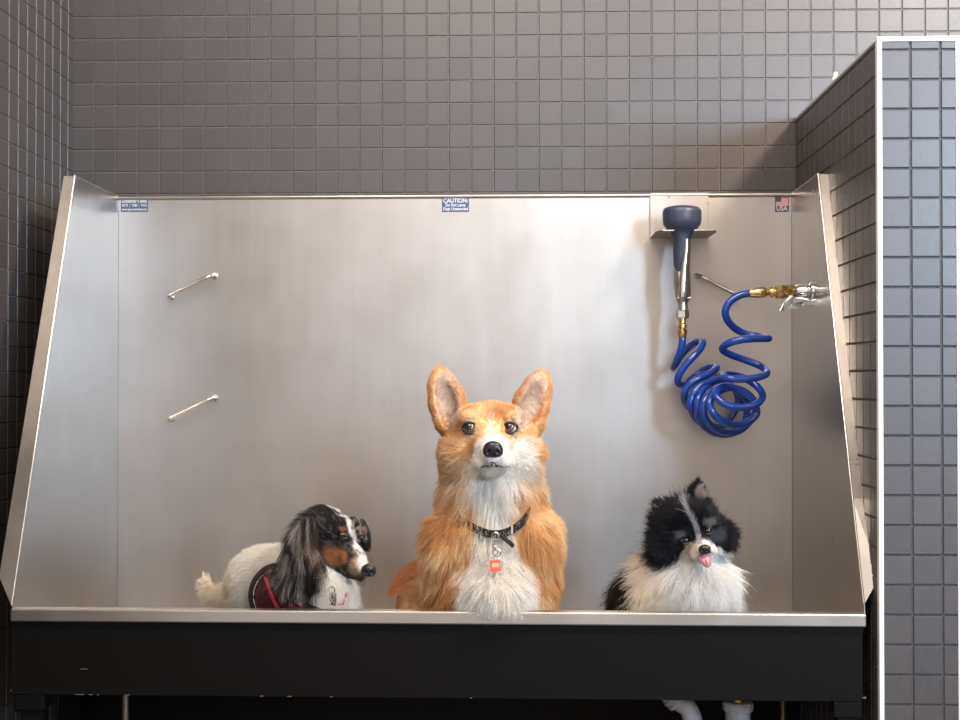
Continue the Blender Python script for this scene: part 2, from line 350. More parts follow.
# ------------------------------------------------------------------ stickers with lettering
M_navy = mat('sticker_navy', lin((66, 78, 104)), .35); M_ink = mat('sticker_white', (.55, .57, .62), .5); M_red = mat('sticker_red', lin((215, 110, 105)), .4); M_blk = mat('sticker_dark', lin((60, 66, 82)), .4)
def letters(txt, x, z, h, y, m, parent, wid=None, name='lettering'):
    c = bpy.data.curves.new('t', 'FONT'); c.body = txt; c.size = h; c.align_x = 'CENTER'; c.align_y = 'CENTER'; c.extrude = .00015; c.offset = h * .025
    o = bpy.data.objects.new('t', c); COL.objects.link(o)
    bpy.context.view_layer.update()
    me = bpy.data.meshes.new_from_object(o.evaluated_get(bpy.context.evaluated_depsgraph_get())); bpy.data.objects.remove(o)
    v = np.array([tuple(q.co) for q in me.vertices]); 
    if wid: v[:, 0] *= wid / (v[:, 0].max() - v[:, 0].min()); v[:, 0] -= (v[:, 0].max() + v[:, 0].min()) / 2
    for q, c_ in zip(me.vertices, v): q.co = (c_[0], c_[2] * -1, c_[1])
    me.materials.append(m); k = bpy.data.objects.new(name, me); COL.objects.link(k); k.parent = parent; k.location = Vector((x, y, z)) - orgof(parent)
    return k
def plate(name, x0, y0, x1, y1, m, label):
    a, c = P(x0, y0, YP), P(x1, y1, YP); t = thing(name, label, 'sticker', ((a.x + c.x) / 2, YP - .001, c.z))
    MB().box(a.x, c.x, YP - .0008, YP - .0001, c.z, a.z).build('backing', m, t, bevel=.0004)
    return t, (a.x + c.x) / 2, a.z, c.z, c.x - a.x
yy = YP - .0010
t, cx, z1, z0, w = plate('sticker', 121, 198, 148, 211.8, M_navy, 'blue and white maker sticker in the top left corner of back panel')
H = z1 - z0
letters("Groomer's Best", cx, z1 - H * .23, H * .36, yy, M_ink, t, w * .93); letters("ACTS  |  TUBS  |  TACS", cx, z1 - H * .54, H * .27, yy, M_ink, t, w * .92); letters("www.groomersbest.com", cx, z1 - H * .82, H * .25, yy, M_ink, t, w * .92)
t, cx, z1, z0, w = plate('sticker', 442, 197.5, 469, 211.8, M_navy, 'blue and white caution sticker at top middle of back panel')
letters("CAUTION:", cx, z1 - H * .24, H * .42, yy, M_ink, t, w * .9); letters("Do Not Leave", cx, z1 - H * .55, H * .30, yy, M_ink, t, w * .74); letters("Dogs Unattended", cx, z1 - H * .82, H * .30, yy, M_ink, t, w * .92)
t, cx, z1, z0, w = plate('flag_sticker', 775, 196.5, 789, 211.8, M_blk, 'small square flag sticker reading USA in top right corner of back panel')
H = z1 - z0
f = MB(); f.box(cx - w * .44, cx + w * .44, yy - .0001, yy + .0003, z1 - H * .6, z1 - H * .07); f.build('flag_field', M_ink, t)
f = MB()
for i in range(4): f.box(cx - w * .44, cx + w * .44, yy - .0003, yy + .0002, z1 - H * (.14 + .13 * i), z1 - H * (.07 + .13 * i))
f.build('flag_stripes', M_red, t)
MB().box(cx - w * .44, cx - w * .06, yy - .0005, yy + .0002, z1 - H * .34, z1 - H * .07).build('flag_canton', M_navy, t)
letters("USA", cx, z1 - H * .79, H * .42, yy, M_ink, t, w * .8)

# ------------------------------------------------------------------ sprayer holder bracket
hb = thing('sprayer_bracket', 'bent stainless steel bracket with a slotted ledge holding the sprayer', 'bracket', P(680, 238, YP))
a, c = P(650, 193, YP - .004), P(708.5, 238, YP - .004)
ph = MB(); ph.box(a.x, c.x, YP - .004, YP - .0022, c.z, a.z); ph.build('plate', M_back, hb, bevel=.0006)
zl = P(680, 237, YP - .004).z; Yl = 2.89
x0, x1 = a.x + .001, c.x - .002; pm = P(682, 230, 2.93).x
led = MB()
o_ = [(x0, YP - .004), (x0, Yl + .03), (x0 + .012, Yl), (pm - .021, Yl), (pm - .021, Yl + .06), (pm - .01, Yl + .085), (pm + .01, Yl + .085), (pm + .021, Yl + .06), (pm + .021, Yl), (x1 - .006, Yl), (x1 + .004, Yl + .03), (x1 + .002, YP - .004)]
led.slab([(x, y, zl - .002) for x, y in o_], (0, 0, .0025)); led.build('ledge', M_back, hb, bevel=.0005)
for q in ((669, 197), (708, 203)):
    p = P(*q, YP - .0045); MB().lathe([(0, .003), (.001, .0025)], p, (0, -1, 0), 12).build('rivet', M_nickel, hb, smooth=True)

# ------------------------------------------------------------------ hand sprayer
Ys = 2.925; u = Ys / F
sp = thing('hand_sprayer', 'navy rubber hand sprayer with chrome squeeze lever hanging nose up in bracket', 'sprayer', P(682, 337, Ys))
def zc(py, px=682): return P(px, py, Ys).z
hx = P(682, 220, Ys).x
pr = [(206.5, 3), (206.8, 13), (208.2, 17.5), (210.5, 19), (213, 19.4), (221, 19.2), (225, 18.3), (229, 15.3), (232, 11.5), (236, 9.4), (243, 8.6), (252, 8.2), (262, 7), (275, 5.6), (281, 4.6)]
hd = MB(); n = 36; vs = []
for (py, r) in pr:
    cx_ = P(682 + (max(0, py - 240) * -.06), py, Ys).x
    for k_ in range(n):
        a = 2 * math.pi * k_ / n; vs.append((cx_ + r * u * math.cos(a), Ys + r * u * math.sin(a) * (1 if py < 236 else 1.1), zc(py)))
hd.add(vs, [(i * n + k_, i * n + (k_ + 1) % n, (i + 1) * n + (k_ + 1) % n, (i + 1) * n + k_) for i in range(len(pr) - 1) for k_ in range(n)] + [tuple(range(n))[::-1], tuple(range((len(pr) - 1) * n, len(pr) * n))])
hd.build('spray_head', M_rub, sp, smooth=True)
MB().lathe([(0, .017), (.0018, .017), (.002, .013), (.0005, .0125)], (hx, Ys, zc(206.8)), (0, 0, 1), 28).build('spray_face', M_rub, sp, smooth=True)
hn = MB(); hn.tube([P(679, 262, Ys), P(680, 272, Ys), P(681, 285, Ys), P(682.5, 296, Ys), P(683, 303, Ys)], [5 * u, 6.5 * u, 7.5 * u, 7.2 * u, 5.5 * u], 22); hn.build('valve_body', M_nickel, sp, smooth=True)
lv = MB(); cpx = [(687.5, 239, 3.6), (687.5, 247, 4.2), (686.5, 258, 4.6), (685.5, 268, 5.4), (685, 276, 6.4), (684.6, 287, 7.6), (684.4, 297, 7.9), (684.2, 300, 6.8)]
lv.tube([P(x, y, Ys - .016 + .003 * (i > 4)) for i, (x, y, r) in enumerate(cpx)], [r * u for *_, r in cpx], 18, flat=.7); lv.build('squeeze_lever', M_nickel, sp, smooth=True)
MB().tube([P(678, 298, Ys - .02), P(690.5, 298, Ys - .02)], .003, 10).build('pivot_pin', M_nickel, sp, smooth=True)
MB().lathe([(0, 4.5 * u), (.001, 6 * u), (.004, 6.2 * u), (.0045, 5 * u), (zc(303) - zc(312), 5 * u)], (P(683, 312, Ys).x, Ys, zc(312)), (0, 0, 1), 24).build('sleeve', M_chrome, sp, smooth=True)
MB().lathe([(0, 5.5 * u), (.002, 6.6 * u), (zc(311) - zc(318.5), 6.6 * u), (zc(310) - zc(318.5), 5.8 * u)], (P(682.5, 318.5, Ys).x, Ys, zc(318.5)), (0, 0, 1), 6).build('hex_nut', M_nickel, sp)
q = MB(); q.lathe([(0, 3.9 * u), (.006, 4.6 * u), (.016, 4.9 * u), (.018, 3.6 * u), (.021, 3.6 * u), (.022, 4.6 * u), (.028, 4.6 * u), (.030, 3.7 * u), (zc(318) - zc(337.5), 3.7 * u)], (P(682.3, 337.5, Ys).x, Ys, zc(337.5)), (0, 0, 1), 16)
q.build('brass_connector', M_brass, sp, smooth=True)

# ------------------------------------------------------------------ coiled hose
def hz(x, y, Y): return P(660 + x / 6, 325 + y / 6, Y)
H = [(134, 68, 2.925), (133, 110, 2.925), (120, 165, 2.93), (95, 225, 2.95), (80, 256, 2.985), (100, 225, 3.01), (135, 170, 3.015), (185, 122, 3.01), (232, 95, 2.985), (258, 100, 2.955),
     (243, 140, 2.935), (200, 190, 2.925), (145, 250, 2.925), (110, 310, 2.93), (112, 352, 2.95), (150, 350, 2.98), (205, 310, 2.995), (265, 270, 2.995), (318, 248, 2.975), (340, 258, 2.95),
     (300, 290, 2.93), (225, 325, 2.92), (165, 370, 2.92), (145, 420, 2.925), (155, 470, 2.945), (190, 500, 2.97), (230, 440, 3.0), (290, 370, 3.0), (350, 310, 2.98), (385, 310, 2.95),
     (330, 330, 2.915), (250, 360, 2.905), (195, 420, 2.90), (185, 490, 2.90), (215, 560, 2.925), (290, 610, 2.95), (380, 600, 2.98), (440, 530, 3.0), (470, 450, 3.0), (440, 375, 2.985), (370, 345, 2.95),
     (290, 365, 2.91), (235, 430, 2.89), (225, 510, 2.885), (250, 590, 2.90), (320, 645, 2.93), (410, 655, 2.96), (490, 620, 2.98), (520, 540, 2.985), (510, 460, 2.975), (460, 395, 2.95), (390, 365, 2.915),
     (320, 390, 2.88), (270, 450, 2.865), (262, 530, 2.86), (300, 600, 2.87), (380, 640, 2.895), (460, 640, 2.92), (530, 590, 2.94), (572, 520, 2.94), (560, 450, 2.925), (500, 395, 2.90), (430, 375, 2.88),
     (350, 400, 2.85), (300, 460, 2.835), (315, 520, 2.83), (370, 575, 2.835), (450, 600, 2.85), (530, 580, 2.865), (580, 530, 2.875), (560, 465, 2.87), (490, 400, 2.865), (410, 370, 2.85),
     (345, 385, 2.83), (340, 430, 2.815), (400, 480, 2.805), (490, 495, 2.81), (570, 480, 2.82), (615, 430, 2.84), (590, 375, 2.86), (520, 325, 2.87), (440, 300, 2.865), (370, 298, 2.84),
     (400, 318, 2.80), (490, 325, 2.795), (580, 315, 2.80), (640, 290, 2.82), (610, 250, 2.85), (520, 212, 2.86), (430, 180, 2.85), (375, 148, 2.83), (400, 115, 2.80), (480, 90, 2.79), (570, 82, 2.795), (652, 80, 2.82),
     (600, 68, 2.85), (520, 55, 2.86), (450, 20, 2.85), (405, -30, 2.83), (392, -85, 2.82), (420, -140, 2.82), (480, -178, 2.82), (540, -190, 2.82)]
hs = MB(); hs.tube(smooth_path([hz(*q) for q in H], 7), .0079, 14)
tag(hs.build('coiled_hose', M_hose, smooth=True), 'glossy blue coiled hose hanging between the sprayer and the brass connector', 'hose')

# ------------------------------------------------------------------ wall valve
Yv = 2.82; u = Yv / F
va = thing('water_valve', 'chrome lever water valve with brass hose connector on right side panel', 'valve', P(800, 300, Yv))
def lat(name, pf, px0, py0, px1, py1, m, n=24):
    A, C = P(px0, py0, Yv), P(px1, py1, Yv); d = C - A; Ln = d.length
    return MB().lathe([(t * Ln, r * u) for t, r in pf], A, d, n).build(name, m, va, smooth=True)
lat('hose_barb', [(0, 4.3), (.1, 4.6), (.5, 5.4), (.85, 5.8), (.9, 5.4), (1, 4.2)], 749.5, 293.2, 766, 292.2, M_brass)
lat('ring_nut', [(0, 4), (.1, 3.4), (.35, 3.4), (.4, 5.2), (.7, 5.4), (.75, 4), (1, 4)], 765.5, 292.3, 776, 292, M_brass)
lat('hex_coupling', [(0, 5.4), (.06, 6.6), (.45, 6.8), (.5, 6.1), (.56, 6.1), (.6, 7), (.85, 7), (.9, 5.4), (1, 5.2)], 775, 292.2, 796, 291.3, M_brass, 6)
lat('valve_body', [(0, 5.4), (.05, 6.6), (.42, 7.2), (.46, 6.2), (.52, 6.2), (.56, 8), (.62, 8.6), (.9, 8.6), (1, 7.4)], 795, 291.6, 821, 290.5, M_chrome)
lat('stub_pipe', [(0, 6), (1, 6)], 819, 289.5, 829.5, 289, M_chrome)
lat('wall_flange', [(0, 6), (.3, 8.5), (1, 9)], 827.0, 289, 829.5, 289, M_chrome)
le = MB()
def lp(x, y, dy=0): return P(740 + x / 8.727, 260 + y / 8.727, Yv - dy)
le.slab([lp(690, 330, .022), lp(705, 370, .022), lp(670, 400, .022), lp(600, 395, .024), (lp(560, 380, .026)), lp(540, 355, .026), lp(620, 350, .022)], (0, .0022, 0))
le.slab([lp(600, 345, .024), lp(560, 380, .024), lp(520, 430, .028), lp(420, 430, .03), lp(455, 385, .03), lp(480, 325, .028), lp(560, 330, .024)], (0, .003, 0))
le.slab([lp(385, 375, .034), lp(345, 440, .036), lp(385, 452, .036), lp(440, 360, .03), lp(470, 310, .026), lp(435, 305, .026)], (0, .003, 0))
le.build('lever', M_chrome, va, bevel=.0008)
# ------------------------------------------------------------------ soft bodies: smooth union of shapes -> one continuous skin
RMn = np.array(RM); EYEn = np.array(EYE)
def projn(p):
    q = (p - EYEn) @ RMn; return 480 + F * q[:, 0] / -q[:, 2], 360 - F * q[:, 1] / -q[:, 2]
def sst(a, b, x): t = np.clip((x - a) / (b - a), 0, 1); return t * t * (3 - 2 * t)
def rot3(rx, ry, rz):
    return np.array(Matrix.Rotation(math.radians(rz), 3, 'Y') @ Matrix.Rotation(math.radians(ry), 3, 'Z') @ Matrix.Rotation(math.radians(rx), 3, 'X'))
def nets(fn, lo, hi, h):
    lo = np.array(lo); n = np.ceil((np.array(hi) - lo) / h).astype(int) + 1
    ax = [lo[i] + np.arange(n[i]) * h for i in range(3)]
    G = np.stack(np.meshgrid(*ax, indexing='ij'), -1).reshape(-1, 3)
    v = np.concatenate([fn(G[i:i + 400000]) for i in range(0, len(G), 400000)]).reshape(n).astype(np.float64)
    v[v == 0] = 1e-9; ins = v < 0
    c = n - 1; acc = np.zeros((*c, 3)); cnt = np.zeros(c)
    idx = np.stack(np.meshgrid(*[np.arange(k) for k in c], indexing='ij'), -1).astype(float)
    for d in range(3):
        o1, o2 = [a for a in range(3) if a != d]
        for a in (0, 1):
            for b_ in (0, 1):
                s0 = [0, 0, 0]; s0[o1] = a; s0[o2] = b_; s1 = list(s0); s1[d] = 1
                A = v[s0[0]:s0[0] + c[0], s0[1]:s0[1] + c[1], s0[2]:s0[2] + c[2]]; B = v[s1[0]:s1[0] + c[0], s1[1]:s1[1] + c[1], s1[2]:s1[2] + c[2]]
                m = (A < 0) != (B < 0); t = np.where(m, A / np.where(m, A - B, 1), 0)
                off = np.zeros((*c, 3)); off[..., o1] = a; off[..., o2] = b_; off[..., d] = t
                acc += (idx + off) * m[..., None]; cnt += m
    act = cnt > 0; ids = -np.ones(c, int); ids[act] = np.arange(act.sum())
    V = lo + acc[act] / cnt[act][:, None] * h; Q = []
    for d in range(3):
        o1, o2 = [(1, 2), (2, 0), (0, 1)][d]
        sl = [slice(1, c[i]) for i in range(3)]; sl[d] = slice(0, c[d])
        s2 = list(sl); s2[d] = slice(1, c[d] + 1)
        a = ins[tuple(sl)]; b_ = ins[tuple(s2)]; m = a != b_; I = np.argwhere(m)
        base = I.copy(); 
        for o in (o1, o2): base[:, o] += 1
        e1 = np.zeros(3, int); e1[o1] = 1; e2 = np.zeros(3, int); e2[o2] = 1
        q = [ids[tuple((base - k).T)] for k in (e1 + e2, e2, 0 * e1, e1)]
        q = np.stack(q, 1); fl = ~a[m]; q[fl] = q[fl][:, ::-1]; Q.append(q)
    return V, np.concatenate(Q)
class Blob:
    def __init__(s, Y0): s.Y0 = Y0; s.s = Y0 / F; s.pr = []
    def C(s, x, y, d): return np.array(P(x, y, s.Y0 - d * s.s))
    def sc(s, d): return (s.Y0 - d * s.s) / F
    def ell(s, x, y, d, rx, ry, rd, k=10, rot=(0, 0, 0), sub=False):
        """ellipsoid: radii across, up, depth"""
        q = s.sc(d); s.pr.append(('e', s.C(x, y, d), np.array([rx, rd, ry]) * q, rot3(*rot), k * q, sub)); return s
    def chain(s, pts, k=8, flat=None):
        for a, b in zip(pts[:-1], pts[1:]):
            s.pr.append(('c', s.C(*a[:3]), s.C(*b[:3]), a[3] * s.sc(a[2]), b[3] * s.sc(b[2]), k * s.s)); 
        return s
    def f(s, p):
        D = None
        for q in s.pr:
            if q[0] == 'e':
                _, c, r, R, k, sub = q; l = (p - c) @ R
                k0 = np.linalg.norm(l / r, axis=1) + 1e-9; k1 = np.linalg.norm(l / (r * r), axis=1) + 1e-9; e = k0 * (k0 - 1) / k1
            else:
                _, a, b, ra, rb, k = q; sub = False; ab = b - a; t = np.clip(((p - a) @ ab) / (ab @ ab), 0, 1)
                e = np.linalg.norm(p - a - t[:, None] * ab, axis=1) - (ra + (rb - ra) * t)
            if D is None: D = e
            elif sub: e = -e; h = np.clip(.5 + .5 * (e - D) / k, 0, 1); D = D + (e - D) * h + k * h * (1 - h)
            else: h = np.clip(.5 + .5 * (e - D) / k, 0, 1); D = D * h + e * (1 - h) - k * h * (1 - h)
        return D
    def bounds(s):
        lo = np.full(3, 9.); hi = np.full(3, -9.)
        for q in s.pr:
            if q[0] == 'e':
                if q[5]: continue
                m = q[2].max(); lo = np.minimum(lo, q[1] - m); hi = np.maximum(hi, q[1] + m)
            else:
                for c, r in ((q[1], q[3]), (q[2], q[4])): lo = np.minimum(lo, c - r); hi = np.maximum(hi, c + r)
        return lo - .012, hi + .012
def add_mesh(name, V, Q, mats, parent, colors=None, smooth=True):
    org = Vector(((V[:, 0].min() + V[:, 0].max()) / 2, (V[:, 1].min() + V[:, 1].max()) / 2, V[:, 2].min()))
    me = bpy.data.meshes.new(name); me.from_pydata((V - np.array(org)).tolist(), [], Q.tolist() if hasattr(Q, 'tolist') else Q)
    for m in (mats if isinstance(mats, list) else [mats]): me.materials.append(m)
    if smooth: me.polygons.foreach_set('use_smooth', [True] * len(me.polygons))
    if colors is not None:
        a = me.attributes.new('coat', 'FLOAT_COLOR', 'POINT'); a.data.foreach_set('color', np.concatenate([colors, np.ones((len(V), 1))], 1).ravel())
    me.update(); o = bpy.data.objects.new(name, me); COL.objects.link(o); o.parent = parent; o.location = org - orgof(parent); return o
def coat_mat(name, rough=.55, trans=0):
    m = mat(name, (.5, .5, .5), rough); b = m.node_tree.nodes['Principled BSDF']; b.inputs['Specular IOR Level'].default_value = .25
    a = N(m, 'ShaderNodeAttribute', attribute_name='coat'); L(m, a.outputs['Color'], b.inputs['Base Color'])
    if trans:
        t = N(m, 'ShaderNodeBsdfTranslucent'); L(m, a.outputs['Color'], t.inputs['Color']); k = N(m, 'ShaderNodeMixShader'); k.inputs[0].default_value = trans
        L(m, b.outputs[0], k.inputs[1]); L(m, t.outputs[0], k.inputs[2]); L(m, k.outputs[0], m.node_tree.nodes['Material Output'].inputs['Surface'])
    return m
M_coat = coat_mat('dog_fur', .5, .42); M_skin = coat_mat('dog_skin', .8)
def V3(n, a): return np.full((n, 3), a)
def unit(v): return v / (np.linalg.norm(v, axis=1)[:, None] + 1e-9)
def mixc(c, col, w): return c + (np.array(lin(col)) - c) * np.asarray(w)[:, None]
def vnoise(p, f, seed=0):
    """cheap smooth value noise"""
    q = p * f + 37.1 * (seed + 1); i = np.floor(q).astype(int); t = q - i; t = t * t * (3 - 2 * t); r = 0
    def hsh(a): n = (a[:, 0] * 73856093) ^ (a[:, 1] * 19349663) ^ (a[:, 2] * 83492791) ^ (seed * 2654435); n = (n * 1103515245 + 12345) & 0x7fffffff; return ((n >> 8) % 10000) / 10000
    for dx in (0, 1):
        for dy in (0, 1):
            for dz in (0, 1):
                w = (t[:, 0] if dx else 1 - t[:, 0]) * (t[:, 1] if dy else 1 - t[:, 1]) * (t[:, 2] if dz else 1 - t[:, 2]); r = r + w * hsh(i + np.array([dx, dy, dz]))
    return r
def grow(name, parent, V, Q, n, zmin, info, density=None, rad=.00042, clump=.5, npts=6, jit=.18, cn=12, wisp=0):
    """grow real hair strands from a skin; info(p, n) -> colour, length, comb direction, lift, gravity"""
    T = np.concatenate([Q[:, [0, 1, 2]], Q[:, [0, 2, 3]]]); A, B, C = V[T[:, 0]], V[T[:, 1]], V[T[:, 2]]
    cr = np.cross(B - A, C - A); ar = np.linalg.norm(cr, axis=1) + 1e-12; fn = cr / ar[:, None]
    vn = np.zeros_like(V)
    for k in range(3): np.add.at(vn, T[:, k], cr)
    vn = unit(vn)
    cen = (A + B + C) / 3; tocam = unit(EYEn - cen); w = ar * np.where((fn * tocam).sum(1) > -.25, 1, .25) * (cen[:, 2] > zmin)
    if density is not None: w = w * density(cen, fn)
    f = RNG.choice(len(T), n, p=w / w.sum()); r1 = np.sqrt(RNG.random(n)); r2 = RNG.random(n)
    wa, wb, wc = 1 - r1, r1 * (1 - r2), r1 * r2
    p = A[f] * wa[:, None] + B[f] * wb[:, None] + C[f] * wc[:, None]
    nr = unit(vn[T[f, 0]] * wa[:, None] + vn[T[f, 1]] * wb[:, None] + vn[T[f, 2]] * wc[:, None])
    col, ln, comb, lift, grav = info(p, nr)
    comb = comb - nr * (comb * nr).sum(1)[:, None]; comb = unit(comb)
    rj = RNG.normal(0, 1, (n, 3)); wob = np.stack([vnoise(p, 55, k) - .5 for k in range(3)], 1)
    dr = unit(nr * lift[:, None] + comb + rj * jit + wob * .7)
    ln = ln * RNG.uniform(.65, 1.15, n) * np.where(RNG.random(n) < wisp, RNG.uniform(1.15, 1.6, n), 1)
    t = np.linspace(0, 1, npts)[None, :, None]
    st = unit(dr + nr * .5)
    pts = p[:, None] + ln[:, None, None] * (st[:, None] * (t - .5 * t * t) + dr[:, None] * (.5 * t * t))
    pts[..., 2] -= (grav * ln)[:, None] * t[..., 0] ** 2
    # clump towards guide strands
    from mathutils.kdtree import KDTree
    ng = max(1, n // cn); kd = KDTree(ng)
    for i in range(ng): kd.insert(p[i], i)
    kd.balance(); gi = np.array([kd.find(q)[1] for q in p])
    cl = clump * RNG.uniform(.5, 1, n)[:, None, None] * (t ** 1.4)
    gpt = pts[gi]; same = (ln / (ln[gi] + 1e-9))[:, None, None]
    tgt = p[gi][:, None] + (gpt - p[gi][:, None]) * np.clip(same, .3, 1.6)
    pts = pts * (1 - cl) + tgt * cl
    col = np.clip(col * RNG.normal(1, .10, (n, 1)) * (1 + .35 * (vnoise(p, 260, 9) - .5))[:, None], .002, .93)
    hc = bpy.data.hair_curves.new(name); hc.add_curves([npts] * n)
    org = orgof(parent)
    hc.attributes['position'].data.foreach_set('vector', (pts - np.array(org)).astype(np.float32).ravel())
    ra = hc.attributes.get('radius') or hc.attributes.new('radius', 'FLOAT', 'POINT')
    ra.data.foreach_set('value', (rad * np.linspace(1, .25, npts)[None] * RNG.uniform(.8, 1.2, (n, 1))).astype(np.float32).ravel())
    a = hc.attributes.new('coat', 'FLOAT_COLOR', 'CURVE'); a.data.foreach_set('color', np.concatenate([col, np.ones((n, 1))], 1).astype(np.float32).ravel())
    hc.materials.append(M_coat); o = bpy.data.objects.new(name, hc); COL.objects.link(o); o.parent = parent
    return o
def bvh(V, Q): return BVHTree.FromPolygons(V.tolist(), Q.tolist())
def hit(tree, px, py):
    for r in range(0, 14):
        for k in range(1 if r == 0 else 12):
            x, y = px + r * math.cos(k * math.pi / 6), py + r * math.sin(k * math.pi / 6)
            d = RM @ Vector(((x - 480) / F, (360 - y) / F, -1)); q = tree.ray_cast(EYE, d.normalized())
            if q[0] is not None: return (q[0] if r == 0 else P(px, py, q[0].y)), q[1]
M_sclera = mat('eye_white', (.62, .58, .54), .1); M_iris = noise_mat(mat('brown_iris', (.12, .05, .02), .1), ns=600, c1=(.10, .04, .015), c2=(.22, .10, .045))
M_pupil = mat('pupil', (.004, .004, .004), .03); M_lid = mat('dark_skin', (.012, .010, .010), .4)
M_nose = noise_mat(mat('wet_nose', (.018, .014, .016), .28), ns=900, bump=.5, dist=.0006); M_lip = mat('dark_lip', (.02, .014, .014), .45)
M_tongue = noise_mat(mat('pink_tongue', (.55, .2, .23), .4), ns=600, bump=.3, c1=(.50, .18, .21), c2=(.62, .27, .30))
for m_ in (M_iris, M_pupil, M_sclera):
    m_.node_tree.nodes['Principled BSDF'].inputs['Coat Weight'].default_value = 1; m_.node_tree.nodes['Principled BSDF'].inputs['Coat Roughness'].default_value = .02
def eye(parent, tree, px, py, r, gaze, iris=.78, pup=.42, lid=1.0, sink=.55, rimr=.16, lidw=1.0):
    """eyeball with iris and pupil rings around its gaze, set in dark lids"""
    h, n = hit(tree, px, py); c = h - n * r * sink * .3 + (EYE - h).normalized() * 0
    c = h + (h - EYE).normalized() * r * sink
    g = Vector(gaze).normalized(); u = g.orthogonal().normalized(); w = g.cross(u); vs = [c + g * r * 1.04]; fs = []; mi = []
    rings = [.12, .25, pup, pup + .02, .6, iris, iris + .03, 1.0, 1.3, 1.6, 2.0, 2.4, 2.8]; n_ = 24
    for a in rings:
        bul = 1.04 if a < iris + .01 else 1.0
        for k in range(n_): t = 2 * math.pi * k / n_; vs.append(c + (g * math.cos(a) + (u * math.cos(t) + w * math.sin(t)) * math.sin(a)) * r * bul)
    for k in range(n_): fs.append((0, 1 + k, 1 + (k + 1) % n_)); mi.append(2)
    for i in range(len(rings) - 1):
        for k in range(n_):
            a = 1 + i * n_; fs.append((a + k, a + n_ + k, a + n_ + (k + 1) % n_, a + (k + 1) % n_)); mi.append(2 if rings[i + 1] <= pup + .01 else 1 if rings[i + 1] <= iris + .01 else 0)
    V = np.array([tuple(v) for v in vs]); o = add_mesh('eye', V, [list(f) for f in fs], [M_sclera, M_iris, M_pupil], parent)
    o.data.polygons.foreach_set('material_index', mi)
    # lids: an almond ring lying against the ball
    vw = (EYE - c).normalized(); X = Vector((0, 0, 1)).cross(vw).normalized() * -1; Z = vw.cross(X) * -1
    X = Vector((1, 0, 0)); X = (X - vw * X.dot(vw)).normalized(); Z = vw.cross(X); Z = Z if Z.z > 0 else -Z
    ring = [];
    for k in range(33):
        t = 2 * math.pi * k / 32; x = math.cos(t) * 1.02 * lidw; z = math.sin(t) * .86 * lid
        x += .12 * math.copysign(max(0, abs(x) - .7), x)
        dd = max(0, 1.12 ** 2 - x * x - z * z) ** .5; ring.append(c + (X * x + Z * z + vw * dd) * r)
    MB().tube(ring, r * rimr, 8).build('eyelid', M_lid, o, smooth=True)
    return o, c
def nose(parent, px, py, Y, w, h, dep, tilt=(0, 0, 0)):
    b = Blob(Y); b.ell(px, py, 0, w * .52, h * .5, dep, 3, tilt).ell(px - w * .27, py + h * .12, dep * .2, w * .26, h * .34, dep * .8, 2).ell(px + w * .27, py + h * .12, dep * .2, w * .26, h * .34, dep * .8, 2)
    b.ell(px, py - h * .2, dep * .3, w * .44, h * .3, dep * .7, 2)
    b.ell(px - w * .24, py + h * .14, dep * 1.1, w * .10, h * .16, dep * .5, 1.2, (0, 0, 20), True).ell(px + w * .24, py + h * .14, dep * 1.1, w * .10, h * .16, dep * .5, 1.2, (0, 0, -20), True)
    b.ell(px, py + h * .42, dep * 1.1, w * .03, h * .25, dep * .5, 1.0, (0, 0, 0), True)
    lo, hi = b.bounds(); lo, hi = lo + .009, hi - .009
    V, Q = nets(b.f, lo, hi, .0007); return add_mesh('nose', V, Q, M_nose, parent)
# ------------------------------------------------------------------ CORGI (sitting, looking up)
Y1 = 2.53; B = Blob(Y1)
corgi = thing('corgi_dog', 'large orange and white corgi with tall upright ears sitting in the middle of the tub', 'dog', (P(492, 600, Y1).x, Y1, ZFL))
B.ell(492, 545, 0, 52, 62, 54, 12)                                   # upper chest
B.ell(492, 592, 8, 43, 60, 52, 14).ell(497, 592, 52, 28, 18, 33, 26)                                  # deep chest
B.ell(450, 545, 14, 22, 34, 34, 7, (0, 0, 6)).ell(534, 540, 14, 21, 32, 34, 7, (0, 0, -8)).ell(458, 590, 20, 21, 34, 26, 6, (0, 0, -8)).ell(521, 588, 16, 16, 34, 26, 6, (0, 0, 8))   # shoulders
B.ell(478, 596, -75, 54, 62, 76, 20)                                 # trunk
B.ell(440, 606, -80, 44, 44, 58, 14).ell(520, 616, -90, 30, 42, 50, 14)   # haunches
B.chain([(452, 575, 12, 24), (456, 625, 20, 17), (458, 655, 24, 12), (458, 664, 32, 12)], 10)
B.chain([(530, 575, 12, 24), (524, 625, 20, 17), (522, 655, 24, 12), (522, 664, 32, 12)], 10)
B.ell(492, 495, 2, 47, 46, 43, 14)                                   # neck
B.ell(492, 470, 8, 43, 34, 40, 12)                                   # ruff below jaw
B.ell(491, 434, 12, 42, 29, 42, 10)                                  # skull
B.ell(491, 424, 22, 38, 19, 32, 10)                                  # forehead
B.ell(464, 454, 22, 23, 23, 26, 12, (0, 0, -20)).ell(519, 454, 22, 23, 23, 26, 12, (0, 0, 20))   # cheeks
B.chain([(491, 440, 38, 19), (492, 450, 62, 14.5), (493, 454, 80, 10.5)], 8)         # muzzle
B.ell(484, 461, 66, 11, 7.5, 14, 5).ell(502, 461, 66, 11, 7.5, 14, 5)               # lip pads
B.ell(492, 468, 56, 13, 7, 17, 6)                                    # chin
B.ell(470, 418, 44, 9, 5, 7, 6).ell(511, 418, 44, 9, 5, 7, 6)        # brows
B.ell(470, 428.5, 58, 7.5, 5.5, 8, 4, sub=True).ell(510, 428.5, 58, 7.5, 5.5, 8, 4, sub=True)   # sockets
